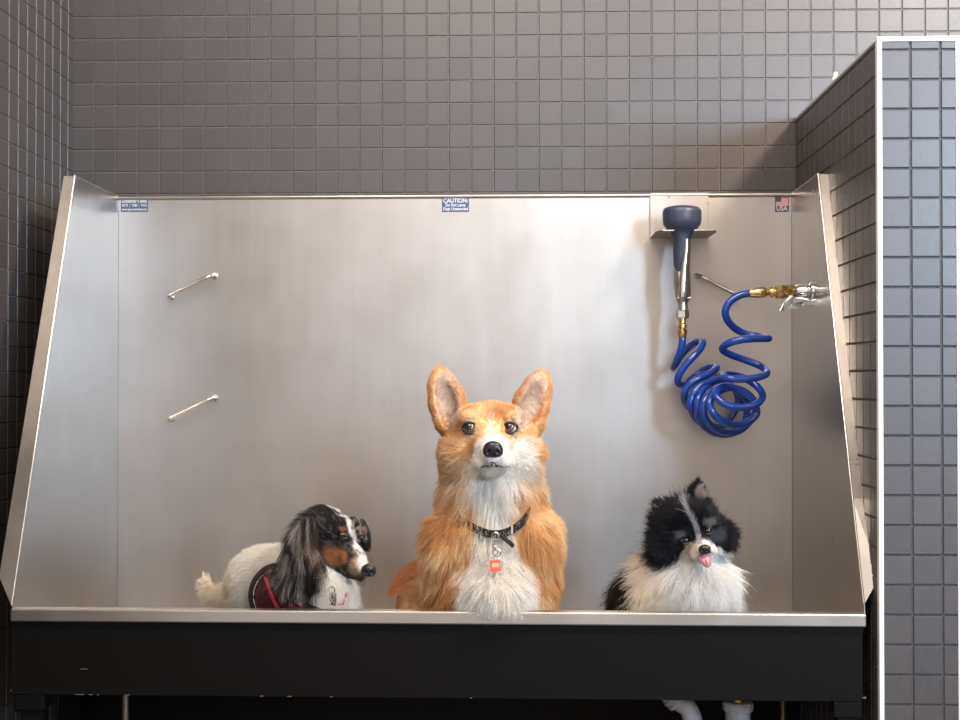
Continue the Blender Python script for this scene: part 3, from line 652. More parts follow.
# ears
B.chain([(451, 420, 4, 16), (447, 400, 3, 17), (442, 385, 1, 13), (440.5, 375, 0, 8)], 6).chain([(529, 420, 4, 16), (532, 402, 3, 16.5), (538, 388, 1, 13), (541.5, 378, 0, 8)], 6)
B.ell(446, 402, -22, 24, 60, 14, 4, (0, 0, -9), True).ell(534, 402, -22, 24, 60, 14, 4, (0, 0, 20), True)
B.chain([(455, 424, 2, 14), (461, 436, 0, 14)], 6).chain([(527, 424, 2, 14), (521, 436, 0, 14)], 6)
B.ell(447.5, 402, 19, 12.8, 30, 13, 3, (0, 14, -9), True).ell(532.5, 403, 19, 12.8, 29, 13, 3, (0, -14, 20), True)
Vc, Qc = nets(B.f, *B.bounds(), .0036)
sC = B.s
def corgi_info(p, n, skin=False):
    x, y = projn(p); d = (Y1 - p[:, 1]) / sC; N_ = len(p)
    nz = (vnoise(p, 70, 3) - .5) * 9; nz2 = vnoise(p, 40, 5)
    col = np.tile(np.array(lin((228, 186, 134))), (N_, 1))
    col = mixc(col, (248, 222, 182), .8 * sst(.45, .75, nz2))
    col = mixc(col, (206, 150, 96), .65 * sst(.5, .2, nz2))
    front = n[:, 1] < .1
    # darker rump
    col = mixc(col, (206, 148, 98), sst(-30, -55, d) * sst(540, 560, y))
    # cheeks fade to cream, lower face
    col = mixc(col, (234, 214, 184), .75 * sst(446, 462, y) * sst(500, 480, y) * sst(28, 12, np.abs(x - 466 + nz)))
    wht = np.zeros(N_)
    # muzzle and blaze
    mz = sst(1.12, .92, np.sqrt(((x - 492.5) / 19) ** 2 + ((y - 456) / 22) ** 2)) * (d > 40); wht = np.maximum(wht, mz)
    wht = np.maximum(wht, .5 * sst(4, 2, np.abs(x - 491)) * sst(402, 425, y) * (y < 450) * (d > 25))
    # right cheek white
    col = mixc(col, (245, 228, 204), .85 * sst(1.5, .6, np.sqrt(((x - 519 + nz * .5) / 17) ** 2 + ((y - 464) / 26) ** 2)) * front)
    wht = np.maximum(wht, .9 * sst(1.35, .7, np.sqrt(((x - 522 + nz * .6) / 12) ** 2 + ((y - 458) / 19) ** 2)) * front * (d > 5))
    # chin, throat, bib widening downward
    hw = np.interp(y, [460, 478, 500, 520, 545, 575, 600, 630], [26, 26, 17, 14, 20, 28, 38, 42]); cx = np.interp(y, [460, 500, 540, 600], [490, 495, 494, 498])
    wht = np.maximum(wht, sst(6, -5, np.abs(x - cx + nz) - hw) * sst(456, 466, y) * front * (d > 0))
    wht = np.maximum(wht, front * (y > 600) * (np.abs(x - 492) < 34) * (d > 0) * .9)
    col = mixc(col, (240, 236, 230), np.clip(wht, 0, 1))
    # brow spots, eye surrounds
    for ex in (470, 510): col = mixc(col, (238, 216, 180), .6 * sst(8, 4, np.hypot(x - ex - 2, (y - 417) * 1.3)) * (d > 20))
    # ears
    ear = (y < 418) & ((np.abs(x - 443) < 24) | (np.abs(x - 538) < 28)) & ((y < 400) | (x < 462) | (x > 520))
    le = np.sqrt(((x - 447.5 - (y - 402) * .16) / 12.5) ** 2 + ((y - 401) / 29) ** 2); re = np.sqrt(((x - 531.5 + (y - 401) * .36) / 12.5) ** 2 + ((y - 402) / 28) ** 2)
    inn = sst(1.1, .85, np.minimum(le, re)) * (n[:, 1] < 0)
    col = mixc(col, (232, 188, 146), .8 * ear * (1 - inn)); col = mixc(col, (244, 226, 212), .9 * inn)
    inner = inn > .5
    # lengths
    ln = np.full(N_, .034); ln = np.where(y < 478, .026, ln)
    fr = np.hypot(x - 491, (y - 440) * 1.05); ln = np.where((y < 480) & (d > 8), np.interp(fr, [0, 26, 38, 50, 58], [.0045, .008, .012, .017, .024]), ln)
    ln = np.where((y < 440) & (fr > 30), .009, ln); ln = np.where(ear, .0065, ln); ln = np.where(inner, .011, ln)
    ln = np.where((y > 600) & (np.abs(x - 494) < 50) & (d > 10), .027, ln)
    # comb: away from nose on the head, down the body
    hd = sst(492, 470, y)[:, None]; nose_p = np.array(P(493, 446, Y1 - 85 * sC))
    away = unit(p - nose_p); body = np.stack([(x - 493) / 190, np.zeros(N_) + .1, np.full(N_, -1.)], 1)
    comb = away * hd + unit(body) * (1 - hd)
    up = np.stack([(x - 492) * .006, 0 * x + .2, np.full(N_, 1.)], 1); comb = np.where(ear[:, None], up, comb)
    comb = np.where(inner[:, None], np.stack([np.sign(492 - x) * .8, -.5 + 0 * x, .6 + 0 * x], 1), comb)
    lift = np.where(ln < .014, .28, .42); lift = np.where(inner, .5, lift)
    return col, ln, comb, lift, np.where(y > 480, .12, .0)
cc = corgi_info(Vc, unit(np.stack([0 * Vc[:, 0], -np.ones(len(Vc)), 0 * Vc[:, 0]], 1)))[0]
body_o = add_mesh('body', Vc, Qc, M_skin, corgi, cc)
tC = bvh(Vc, Qc)
def corgi_den(p, n):
    x, y = projn(p); w = np.ones(len(p))
    for ex, ey in ((470, 428), (510, 428)): w *= sst(.75, 1.1, np.hypot((x - ex) / 8.2, (y - ey) / 7))
    w *= np.where((np.hypot((x - 493) / 11, (y - 449.5) / 9.5) < 1) & (p[:, 1] < Y1 - 60 * sC), 0, 1)
    w *= np.where((y < 480) & (p[:, 1] < Y1 - 5 * sC), 2.0, 1)
    w *= np.where((y < 420), 1.6, 1); w *= np.where((y > 596) & (p[:, 1] < Y1 - 60 * sC), 4, 1)
    return w
grow('fur', corgi, Vc, Qc, 70000, ZR - .001, corgi_info, corgi_den)
gz = (-.10, -1, .42)
eye(corgi, tC, 470, 428, .0122, (-.14, -1, .28), iris=1.0, pup=.50, lid=.90, sink=.36, rimr=.22); eye(corgi, tC, 510, 428, .0122, (-.24, -1, .28), iris=.92, pup=.48, lid=.90, sink=.36, rimr=.22)
h_, n_ = hit(tC, 493, 450); nose(corgi, 493, 449.5, h_.y - .001, 19, 16.5, 7)
def lips(pts, tree, r, parent, name='mouth', m=None):
    q = []
    for (x, y) in pts:
        h, n = hit(tree, x, y); q.append(h - (h - EYE).normalized() * .0062)
    MB().tube(smooth_path(q, 5), r, 8).build(name, m or M_lip, parent, smooth=True)
lips([(476, 467), (481, 467.2), (487, 465.6), (492.5, 462.5), (498, 465.2), (504, 467), (510, 466)], tC, .0010, corgi)
lips([(487, 466.2), (492, 464.8), (498, 466.2)], tC, .0024, corgi, 'mouth')
# collar, seen as a band pressed into the ruff
col_p = [(455, 512), (463, 521), (472, 527), (480, 531), (490, 534), (500, 534), (510, 531), (518, 526), (524, 520), (530, 511)]
q = []
for x, y in col_p:
    h, n = hit(tC, x, y); q.append(h + (EYE - h).normalized() * float(np.interp(x, [458, 474, 522, 530], [.004, .015, .016, .007])))
pth = smooth_path(q, 6)
neck = MB(); cyc = Vector((P(492, 510, Y1).x, Y1, P(492, 500, Y1).z))
vs = []; m_ = len(pth)
back_pts = []
a0, a1 = pth[0], pth[-1]
for k in range(1, 12):
    t = k / 12; ang = math.pi * t; mid = (a1 * (1 - t) + a0 * t); mid = mid + Vector((0, math.sin(ang) * .19, math.sin(ang) * .05)); mid.x = cyc.x + (mid.x - cyc.x) * (1 + .35 * math.sin(ang)); back_pts.append(mid)
ringp = pth + back_pts; n = len(ringp)
for i, p_ in enumerate(ringp):
    o_ = Vector((p_.x - cyc.x, p_.y - cyc.y, 0)).normalized() * .0013; t_ = (ringp[(i + 1) % n] - ringp[i - 1]).normalized(); up = (Vector((0, 0, 1)) - t_ * t_.z).normalized() * .0072
    vs += [p_ - up - o_, p_ + up - o_, p_ + up + o_, p_ - up + o_]
neck.add(vs, [(i * 4 + k, i * 4 + (k + 1) % 4, ((i + 1) % n) * 4 + (k + 1) % 4, ((i + 1) % n) * 4 + k) for i in range(n) for k in range(4)])
M_strap = noise_mat(mat('dark_webbing', (.03, .026, .026), .8, **{'Specular IOR Level': .2}), ns=500, c1=(.008, .007, .007), c2=(.03, .027, .027), bump=.6, dist=.001)
coll = neck.build('collar', M_strap, corgi)
def onf(x, y, off):
    h, n = hit(tC, x, y); return h + (EYE - h).normalized() * off
te = MB(); te.tube(smooth_path([onf(500, 535, .021), onf(505, 539, .027), onf(510, 543, .028), onf(513.5, 546.5, .026)], 5), [.0045] * 15 + [.003], 10, flat=.35); te.build('strap_end', M_strap, coll, smooth=True)
bk = MB(); c = onf(512, 530, .021); bk.box(c.x - .0022, c.x + .0022, c.y - .002, c.y + .002, c.z - .0085, c.z + .0085); bk.build('buckle', M_nickel, coll, bevel=.0008)
def torus(c, R, r, ax, n=24):
    ax = Vector(ax).normalized(); u = ax.orthogonal().normalized(); w = ax.cross(u); c = Vector(c)
    return [c + (u * math.cos(2 * math.pi * k / n) + w * math.sin(2 * math.pi * k / n)) * R for k in range(n + 1)]
yt = min(onf(494, 550, .030).y, onf(495, 568, .022).y) - .008
def T(x, y): return Vector(P(x, y, yt))
MB().tube(torus(T(495.5, 536), .0062, .0011, (0, 1, .1)), .0012, 8).build('collar_ring', M_nickel, coll, smooth=True)
MB().tube([T(494.5, 538), T(494, 545)], .0016, 8).tube(torus(T(494, 546.5), .0035, .001, (.6, .7, 0)), .0011, 8).build('clip', M_nickel, coll, smooth=True)
MB().tube(torus(T(496.5, 552.5), .0072, .0011, (.25, 1, .1)), .0013, 8).tube(torus(T(495.5, 552.5), .0042, .0011, (-.2, 1, .1)), .0012, 8).build('split_ring', M_nickel, coll, smooth=True)
M_tag = mat('orange_red_enamel', (.80, .13, .07), .3); M_tagw = mat('tag_enamel_light', (.85, .42, .30), .35)
c = T(495, 565); tg = MB()
R_ = [(-9.5, -5), (-7, -3), (7, -4), (9.5, -6), (11, -2), (8, 1), (8.5, 5), (6, 8), (3, 6.5), (-4, 7), (-7, 8.5), (-9, 5), (-7.5, 1), (-11, -1)]
uu = yt / F * .86
def starpoly(sc): return [(c.x + x * uu * sc, c.y, c.z - y * uu * sc) for x, y in R_]
tg.slab(starpoly(1.0), (0, .0016, 0)); tg.build('name_tag', M_nickel, coll, bevel=.0004)
MB().slab([(c.x + x * uu, c.y - .001, c.z - y * uu) for x, y in [(-6.5, -5.5), (6.5, -6), (6.5, 6.5), (0, 8), (-5.5, 7)]], (0, .0012, 0)).build('tag_enamel', M_tag, coll, bevel=.0003)
MB().slab([(c.x + x * uu, c.y - .0014, c.z - y * uu) for x, y in [(-3.5, -2.5), (5, -2.5), (5, 2.5), (-3.5, 2.5)]], (0, .0006, 0)).build('tag_inlay', M_tagw, coll)
# ------------------------------------------------------------------ DACHSHUND (long haired, head turned to the right)
Y2 = 2.50; B = Blob(Y2); s2 = B.s
dach = thing('dachshund_dog', 'long-haired dachshund with dappled grey ears and white body wearing a dark red vest', 'dog', (P(290, 600, Y2).x, Y2 + .06, ZFL))
B.chain([(300, 580, -8, 33), (266, 584, -50, 35)], 16)                        # trunk
B.ell(254, 592, -62, 24, 33, 28, 12)
B.ell(326, 594, 8, 23, 32, 24, 12)                                           # chest
B.chain([(313, 540, 0, 17), (316, 570, 0, 24)], 12)                          # neck
B.chain([(325, 610, 14, 14), (327, 650, 18, 9), (328, 668, 22, 10)], 8).chain([(340, 605, -14, 12), (343, 650, -14, 9), (344, 668, -10, 10)], 8)
B.chain([(256, 610, -50, 18), (252, 645, -48, 9), (254, 664, -42, 9.5)], 8).chain([(244, 610, -90, 18), (240, 645, -92, 9), (242, 660, -86, 9.5)], 8)
B.chain([(240, 592, -76, 9), (222, 596, -80, 4.5), (210, 593, -82, 3), (205, 583, -82, 1.7), (203.5, 573, -82, .7)], 8)   # tail
B.ell(325, 528, 4, 24, 20, 25, 8, (0, 0, 20))                                # skull
B.ell(340, 530, 16, 15, 13, 16, 6).ell(354, 530, 2, 10, 12, 14, 6)           # brow, far brow
B.chain([(338, 546, 12, 16), (352, 558, 20, 11.5), (363, 568, 27, 8.2)], 7)   # muzzle
B.chain([(330, 556, 10, 12), (347, 568, 17, 8), (360, 576, 23, 4.5)], 5)     # jaw
B.ell(301, 549, 26, 15, 31, 4.5, 6, (0, 15, 6)).ell(302, 565, 29, 16, 17, 4.5, 8, (0, 15, 0)).ell(309, 523, 18, 10, 10, 7, 6)   # near ear
B.ell(364, 535, -10, 5, 15, 9, 6, (0, 0, -12))                              # far ear
B.ell(343.5, 536.5, 31, 4.6, 2.6, 4, 3, sub=True)
Vd, Qd = nets(B.f, *B.bounds(), .0034); fD = B.f
ax_ = (B.C(300, 582, -8) - B.C(262, 586, -50)); ax_[2] += .02; ax_ /= np.linalg.norm(ax_)
Hc = B.C(262, 588, -50)
def along(p): return (p - Hc) @ ax_
A0, A1 = -.012, .075
def dach_info(p, n):
    x, y = projn(p); d = (Y2 - p[:, 1]) / s2; N_ = len(p); nz = vnoise(p, 90, 1) - .5; n2 = vnoise(p, 240, 4); n3 = vnoise(p, 45, 6)
    col = np.tile(np.array(lin((246, 242, 236))), (N_, 1))
    col = mixc(col, (244, 226, 200), .6 * sst(250, 215, x) * (y > 560))
    ear = ((x - 301) / 20) ** 2 + ((y - 553) / 42) ** 2 < 1; ear &= (d > 14) & (y > 512)
    far = (x > 358) & (y < 556) & (d < 0) & (y > 512)
    head = (y < 584) & (x > 300) & (d > -28) & (y < 556 + (x - 312) * .62) & ~ear & ~((x < 318) & (y > 548))
    hc = np.tile(np.array(lin((44, 40, 42))), (N_, 1))
    hc = mixc(hc, (112, 104, 104), .8 * sst(.5, .75, n2)); 
    cheek = sst(9, -3, np.hypot((x - 331) / 1.5, (y - 556)) - 6 + nz * 8) ; hc = mixc(hc, (204, 146, 96), .9 * cheek * (y > 542))
    hc = mixc(hc, (120, 108, 100), .7 * sst(8, 3, np.hypot(x - 330, y - 544)) * sst(.4, .6, n2))
    for ex, ey in ((343.5, 529.5), (360.5, 530)): hc = mixc(hc, (158, 108, 74), sst(4.2, 2.5, np.hypot(x - ex, (y - ey) * 1.4)))
    bx = np.interp(y, [500, 506, 520, 540, 557, 570], [326, 329, 347, 355.5, 361, 364]); bw = np.interp(y, [505, 535, 550, 565], [1.6, 2.4, 4.6, 5.5])
    hc = mixc(hc, (150, 138, 130), .85 * sst(.42, .62, n2) * (x > bx) * (y < 545)); hc = mixc(hc, (205, 196, 190), .7 * sst(.62, .78, n3 * .4 + n2 * .6) * (np.abs(x - bx) < 14) * (y < 530))
    muz = sst(13, 7, np.hypot(x - 360, y - 567)); hc = mixc(hc, (214, 168, 128), muz * sst(.65, .4, n2) * .9); hc = mixc(hc, (222, 190, 160), muz * .5)
    hc = mixc(hc, (240, 236, 232), sst(1.5, .5, np.abs(x - bx + nz * 5) / bw) * (.45 + .55 * sst(.3, .5, n2)) * (y < 572))
    hc = mixc(hc, (90, 66, 54), .5 * (y > 570 + (x - 345) * .5) * (x > 338) * sst(.6, .4, n2))
    col = np.where(head[:, None], hc, col)
    # streaks run with the hanging hair of the ear
    st = vnoise(p * np.array([1, 1, .12]), 210, 8); st2 = vnoise(p * np.array([1, 1, .15]), 420, 2)
    ec = np.tile(np.array(lin((52, 49, 52))), (N_, 1)); ec = mixc(ec, (178, 168, 162), .95 * sst(.45, .66, st)); ec = mixc(ec, (22, 22, 26), .9 * sst(.4, .2, st2)); ec = mixc(ec, (20, 20, 24), .85 * sst(1.1, .6, np.hypot((x - 311) / 8, (y - 572) / 18)))
    ec = mixc(ec, (140, 110, 88), .35 * sst(7, 3, np.abs(x - 313)) * (y < 560) * (y > 528))
    col = np.where((ear | far)[:, None], ec, col)
    ln = np.full(N_, .018); ln = np.where(head, np.interp(np.hypot(x - 366, y - 566), [0, 20, 45, 70], [.003, .004, .006, .012]), ln)
    ln = np.where(ear, np.interp(y, [515, 540, 575, 595], [.018, .035, .042, .03]), ln); ln = np.where(far, .008, ln)
    tail = (x < 228) & (y > 570); ln = np.where(tail, np.where(y < 582, .006, np.interp(x, [200, 210, 228], [.014, .026, .032])), ln); ln = np.where((x > 318) & (y > 575) & ~head, .028, ln)
    comb = np.stack([-.8 + 0 * x, .25 + 0 * x, -.6 + 0 * x], 1)
    nose_p = np.array(P(370, 568, Y2 - 30 * s2)); comb = np.where(head[:, None], unit(p - nose_p), comb)
    comb = np.where((ear | far)[:, None], np.stack([(x - 312) * .012, 0 * x, -1 + 0 * x], 1), comb)
    comb = np.where(tail[:, None], np.stack([-.8 + 0 * x, 0 * x, np.interp(y, [572, 583, 590, 600], [1.4, .3, -.5, -.9])], 1), comb)
    comb = np.where(((x > 312) & (y > 575) & ~head)[:, None], np.stack([.1 + 0 * x, -.1 + 0 * x, -1 + 0 * x], 1), comb)
    lift = np.where(head, .2, .4); lift = np.where(ear, .22, lift); lift = np.where(tail, .15, lift)
    return col, ln, comb, lift, np.where(ear, .1, .05)
add_mesh('body', Vd, Qd, M_skin, dach, dach_info(Vd, Vd * 0)[0]); tD = bvh(Vd, Qd)
vn_ = np.array([.84, 0, -.55]); vn_ /= np.linalg.norm(vn_); vc_ = B.C(258, 581, -20)
vc_ = B.C(285, 600, 10)
def vest_side(p): return 38.5 * s2 - np.hypot(p[:, 0] - vc_[0], p[:, 2] - vc_[2])
def dach_den(p, n):
    x, y = projn(p); a = along(p); ear = (((x - 301) / 20) ** 2 + ((y - 553) / 42) ** 2 < 1) & (p[:, 1] < Y2 - 14 * s2)
    vg = vest_side(p); w = np.where((vg > .003) & (x < 296) & ~ear & (y > 535), .0, 1.); w = np.where(ear, 1.6, w)
    w = np.where((y < 584) & (x > 318), 2.2, w); w = np.where((x < 228), 3., w)
    return w * np.where((np.hypot((x - 343.5) / 3.2, (y - 536.5) / 2.0) < 1), 0, 1)
grow('fur', dach, Vd, Qd, 42000, ZR - .04, dach_info, dach_den, rad=.00038, cn=10)
eye(dach, tD, 343.5, 536.8, .0075, (.55, -1, -.25), iris=1.5, pup=1.2, lid=.45, sink=-.75, rimr=.26, lidw=.8)
eye(dach, tD, 360.5, 536.5, .007, (.8, -.8, -.25), iris=1.5, pup=1.2, lid=.45, sink=-.8, rimr=.26, lidw=.7)
h_, n_ = hit(tD, 366, 569); nose(dach, 368.5, 570.5, h_.y - .001, 13.5, 13, 7, (0, -25, 0))
lips([(365, 578.5), (361, 579), (356, 577.5), (351, 575.5)], tD, .0009, dach)
# whiskers under the jaw
wk = MB()
for k in range(13):
    h, n = hit(tD, random.uniform(356, 366), random.uniform(574, 578)); 
    if h is None: continue
    a = random.uniform(-.3, .5); l = random.uniform(.012, .024)
    wk = MB().tube([h, h + Vector((a * .3, -.2, -.6)) * l, h + Vector((a * .5, -.25, -1)) * l], [.0004, .0003, .0001], 5)
    wk.build('whisker', M_lid, dach)
# vest: a shell around the trunk
def shell(name, a0, a1, off, th, m, h=.0026, xmax=1e9, extra=None):
    lo = Hc - .15; hi = Hc + .15
    def g(p):
        a = along(p); v = np.abs(fD(p) - off) - th; v = np.maximum(v, a0 - a); v = np.maximum(v, a - a1)
        x = p[:, 0]; v = np.maximum(v, x - P(306, 600, Y2).x)
        if extra is not None: v = np.maximum(v, extra(p))
        return v
    V, Q = nets(g, lo, hi, h); return V, Q
M_maroon = noise_mat(mat('maroon_knit', (.09, .012, .016), .8), ns=260, c1=(.035, .008, .010), c2=(.16, .03, .035), bump=.9, dist=.002, lo=.4, hi=.6)
M_redtape = noise_mat(mat('red_webbing', (.55, .03, .04), .6), ns=400, c1=(.5, .03, .035), c2=(.66, .06, .07), bump=.4)
M_blkweb = noise_mat(mat('black_webbing', (.02, .015, .016), .65), ns=420, c1=(.012, .010, .011), c2=(.06, .03, .032), bump=.5)
rightx = lambda p: p[:, 0]
vs_ = vest_side
V, Q = shell('vest', -1, 1, .010, .0022, M_maroon, extra=lambda p: -vs_(p)); vest = add_mesh('vest', V, Q, M_maroon, dach)
V, Q = shell('edge', -1, 1, .0120, .0026, M_blkweb, extra=lambda p: np.abs(vs_(p) - .004) - .0055); add_mesh('edge_band', V, Q, M_blkweb, vest)
M_stitch = noise_mat(mat('pale_stitching', (.5, .45, .42), .7), ns=150, c1=(.06, .02, .02), c2=(.75, .7, .66), lo=.45, hi=.55)
V, Q = shell('stitch', -1, 1, .0140, .0012, M_stitch, h=.0016, extra=lambda p: np.abs(vs_(p) - .0105) - .0010); add_mesh('stitching', V, Q, M_stitch, vest)
def strap_cut(p):
    c = B.C(272, 594, 20); n_ = np.array([.927, 0, .374]); return np.maximum(np.abs((p - c) @ n_) - .0038, p[:, 2] - P(268, 574, Y2).z)
V, Q = shell('strap', -1, 1, .0145, .0024, M_redtape, extra=strap_cut); add_mesh('red_strap', V, Q, M_redtape, vest)
# chest strap with red heart shapes, and a black clip at the breast
def sur(x, y, off): 
    h, n = hit(tD, x, y); return h + (EYE - h).normalized() * off
bs = MB(); pts = smooth_path([sur(x, y, .016) for x, y in ((274, 605), (284, 603), (294, 604), (304, 607), (314, 611), (322, 614))], 5)
bs.tube(pts, .009, 10, flat=.3)
vs = MB()
o = vs
M_ = len(pts); A = [];
for p_ in pts: A += [p_ + Vector((0, 0, -.010)), p_ + Vector((0, 0, .009)), p_ + Vector((0, .002, .009)), p_ + Vector((0, .002, -.010))]
o.add(A, [(i * 4 + k, i * 4 + (k + 1) % 4, i * 4 + 4 + (k + 1) % 4, i * 4 + 4 + k) for i in range(M_ - 1) for k in range(4)] + [(0, 1, 2, 3), tuple(range(M_ * 4 - 4, M_ * 4))])
cs = o.build('chest_strap', M_blkweb, vest)
M_pinkred = mat('heart_pink', (.72, .14, .18), .6)
for i, (x, y, m) in enumerate(((281, 606.5, M_redtape), (291, 604, M_redtape), (300.5, 604, M_pinkred))):
    c = sur(x, y, .0185); r = .0052; pl = []
    for k in range(24):
        t = 2 * math.pi * k / 24; pl.append((c.x + r * .95 * math.sin(t) ** 3, c.y, c.z + r * (.80 * math.cos(t) - .31 * math.cos(2 * t) - .12 * math.cos(3 * t) - .06 * math.cos(4 * t))))
    MB().slab(pl, (0, .001, 0)).build('heart', m, cs)
c = sur(333, 600, .012); cl = MB().box(c.x - .006, c.x + .006, c.y - .003, c.y + .003, c.z - .009, c.z + .012).tube(torus((c.x - .002, c.y - .002, c.z + .018), .006, .001, (.3, 1, 0)), .0012, 8)
cl.build('clip', M_blkweb, vest, bevel=.0015)
c = sur(343, 604, .018); MB().tube([c + Vector((-.016, 0, -.002)), c, c + Vector((.006, .004, .02))], .0022, 8, flat=.6).build('cord', M_redtape, vest, smooth=True)
# ------------------------------------------------------------------ POMERANIAN (fluffy, head cocked, tongue out)
Y3 = 2.53; B = Blob(Y3); s3 = B.s
pom = thing('pomeranian_dog', 'small fluffy black and white pomeranian with its pink tongue out', 'dog', (P(688, 600, Y3).x, Y3, ZFL))
B.ell(690, 590, 0, 36, 42, 36, 12).ell(660, 596, -14, 30, 38, 36, 12)
B.ell(640, 608, -46, 20, 26, 28, 12)
B.chain([(676, 615, 10, 13), (676, 650, 14, 8), (676, 668, 20, 9)], 8).chain([(706, 615, 10, 13), (707, 650, 14, 8), (707, 668, 20, 9)], 8)
B.chain([(640, 620, -30, 14), (638, 650, -26, 8), (640, 666, -18, 9)], 8)
B.chain([(690, 548, 8, 24), (692, 572, 5, 30)], 12)
B.ell(690, 531, 18, 31, 26, 27, 8, (0, 0, 20))                                # skull
B.ell(672, 546, 18, 17, 16, 16, 8).ell(716, 538, 18, 16, 15, 16, 8)           # cheeks
B.ell(693, 524, 34, 20, 14, 15, 6, (0, 0, 20))                                # forehead
B.chain([(699, 542, 38, 11), (703, 547, 54, 7.4), (704.5, 549, 61, 5.6)], 5)     # muzzle
B.ell(698.5, 551.5, 53, 6, 5, 8, 3).ell(708.5, 548, 53, 6, 5, 8, 3).ell(704, 557, 46, 6.5, 4.5, 10, 4)
B.ell(685.7, 540, 47, 4.5, 4.2, 5, 3, sub=True).ell(707.6, 530.5, 47, 4.5, 4.2, 5, 3, sub=True)
B.chain([(697, 503, 14, 8), (697.5, 492, 15, 5.5), (697.5, 483, 14, 1.5)], 5).chain([(667, 516, 14, 9), (659, 505, 14, 4)], 5)
Vp, Qp = nets(B.f, *B.bounds(), .0032)
def pom_info(p, n):
    x, y = projn(p); d = (Y3 - p[:, 1]) / s3; N_ = len(p); nz = (vnoise(p, 80, 1) - .5) * 8; n2 = vnoise(p, 200, 4)
    ca, sa = math.cos(math.radians(-24)), math.sin(math.radians(-24))           # face frame, rolled with the cocked head
    u = (x - 696.5) * ca - (y - 536) * sa; v = (x - 696.5) * sa + (y - 536) * ca
    # u: across the face, v: down the face
    u, v = (x - 696.5) * .91 - (y - 535.5) * .40, (x - 696.5) * .40 + (y - 535.5) * .91
    u, v = (x - 696.5) * .91 + (535.5 - y) * .41, (y - 535.5) * .91 + (x - 696.5) * .41
    white = np.tile(np.array(lin((248, 246, 244))), (N_, 1)); white = mixc(white, (240, 222, 196), .75 * sst(690, 650, x)); white = mixc(white, (216, 206, 196), .4 * sst(.55, .75, n2))
    blk = np.tile(np.array(lin((32, 32, 38))), (N_, 1)); blk = mixc(blk, (62, 62, 74), .6 * sst(.55, .8, n2))
    head = (y < 566 - .10 * np.abs(x - 696)) & (d > -14)
    low = np.interp(x, [640, 655, 672, 686, 700, 716, 730, 745], [578, 576, 560, 547, 549, 543, 550, 554])
    isb = head & (y < low + nz)
    col = np.where(isb[:, None], blk, white)
    muz = sst(12, 8, np.hypot(x - 703, (y - 549) * 1.0)) * (d > 34); col = mixc(col, (240, 234, 230), muz)
    col = mixc(col, (236, 226, 214), sst(7, 4, np.hypot(x - 692, (y - 548))) * (d > 20))
    bl = sst(3.0, 1.6, np.abs(x - np.interp(y, [500, 512, 530, 545], [683, 689, 697, 701]) + nz * .2)) * (y > 503) * (y < 544) * (d > 20); col = mixc(col, (186, 184, 188), .9 * bl)
    for ex, ey in ((684, 534), (707, 524.5)): col = mixc(col, (150, 146, 146), .75 * sst(6, 3, np.hypot(x - ex, (y - ey) * 1.5)) * (d > 20))
    col = mixc(col, (112, 114, 124), .5 * sst(8, 4, np.hypot(x - 716, y - 536)) * (d > 10))
    rump = ((x < 640 + (n2 - .5) * 6) & (y > 568)) | ((d < -42)); rb = mixc(np.tile(np.array(lin((40, 33, 31))), (N_, 1)), (92, 74, 62), .6 * sst(.5, .8, n2)); col = np.where(rump[:, None], rb, col)
    eR = (np.hypot((x - 698.5) / 9, (y - 494) / 16) < 1) & (y < 506); eL = (np.hypot(x - 660, y - 508) < 13) & (x + y < 1178)
    ei = (eR & (np.hypot((x - 699.5) / 4.5, (y - 496) / 8) < 1) | (np.abs((x - 660) * .25 + (y - 509)) < 2.0) & (x < 670) & (x > 645) | (np.abs((x - 655) * .5 + (y - 518)) < 1.6) & (x < 664)) & (n[:, 1] < -.3)
    col = mixc(col, (176, 160, 156), .9 * ei)
    ln = np.full(N_, .036); r = np.hypot(x - 702, (y - 544)); ln = np.where(head, np.interp(r, [0, 10, 18, 26, 40, 60], [.003, .005, .011, .018, .028, .036]), ln)
    ln = np.where(eR | eL, .014, ln); ln = np.where(rump, .036, ln)
    nose_p = np.array(P(703, 546, Y3 - 50 * s3)); away = unit(p - nose_p); down = np.stack([(x - 690) / 60, -.1 + 0 * x, -1 + 0 * x], 1)
    h = sst(575, 560, y)[:, None]; comb = away * h + unit(down) * (1 - h)
    comb = np.where((eR | eL)[:, None], np.stack([(x - 685) * .02, .1 + 0 * x, 1 + 0 * x], 1), comb)
    lift = np.where(ln < .015, .3, .75)
    return col, ln, comb, lift, np.where(y > 540, .22, .1)
add_mesh('body', Vp, Qp, M_skin, pom, pom_info(Vp, np.tile([0, -1., 0], (len(Vp), 1)))[0]); tP = bvh(Vp, Qp)
def pom_den(p, n):
    x, y = projn(p); w = np.ones(len(p)); front = p[:, 1] < Y3 - 30 * s3
    for ex, ey in ((685.7, 540), (707.6, 530.5)): w *= np.where((np.hypot((x - ex) / 4.6, (y - ey) / 4.2) < 1) & front, 0, 1)
    w *= np.where((np.hypot((x - 704.6) / 5.5, (y - 549.5) / 4.8) < 1) & front, 0, 1); w *= np.where((np.hypot((x - 705.5) / 5, (y - 558) / 5) < 1) & front, 0, 1)
    return w * np.where((np.hypot(x - 702, y - 544) < 26) & front, 2.4, 1)
grow('fur', pom, Vp, Qp, 52000, ZR - .035, pom_info, pom_den, rad=.0004, clump=.6, jit=.34, cn=10, wisp=.12)
eye(pom, tP, 685.7, 540, .0085, (.05, -1, .08), iris=.95, pup=.6, lid=.9, sink=.30, rimr=.16); eye(pom, tP, 707.6, 530.5, .0085, (.2, -1, .08), iris=.95, pup=.6, lid=.9, sink=.30, rimr=.16)
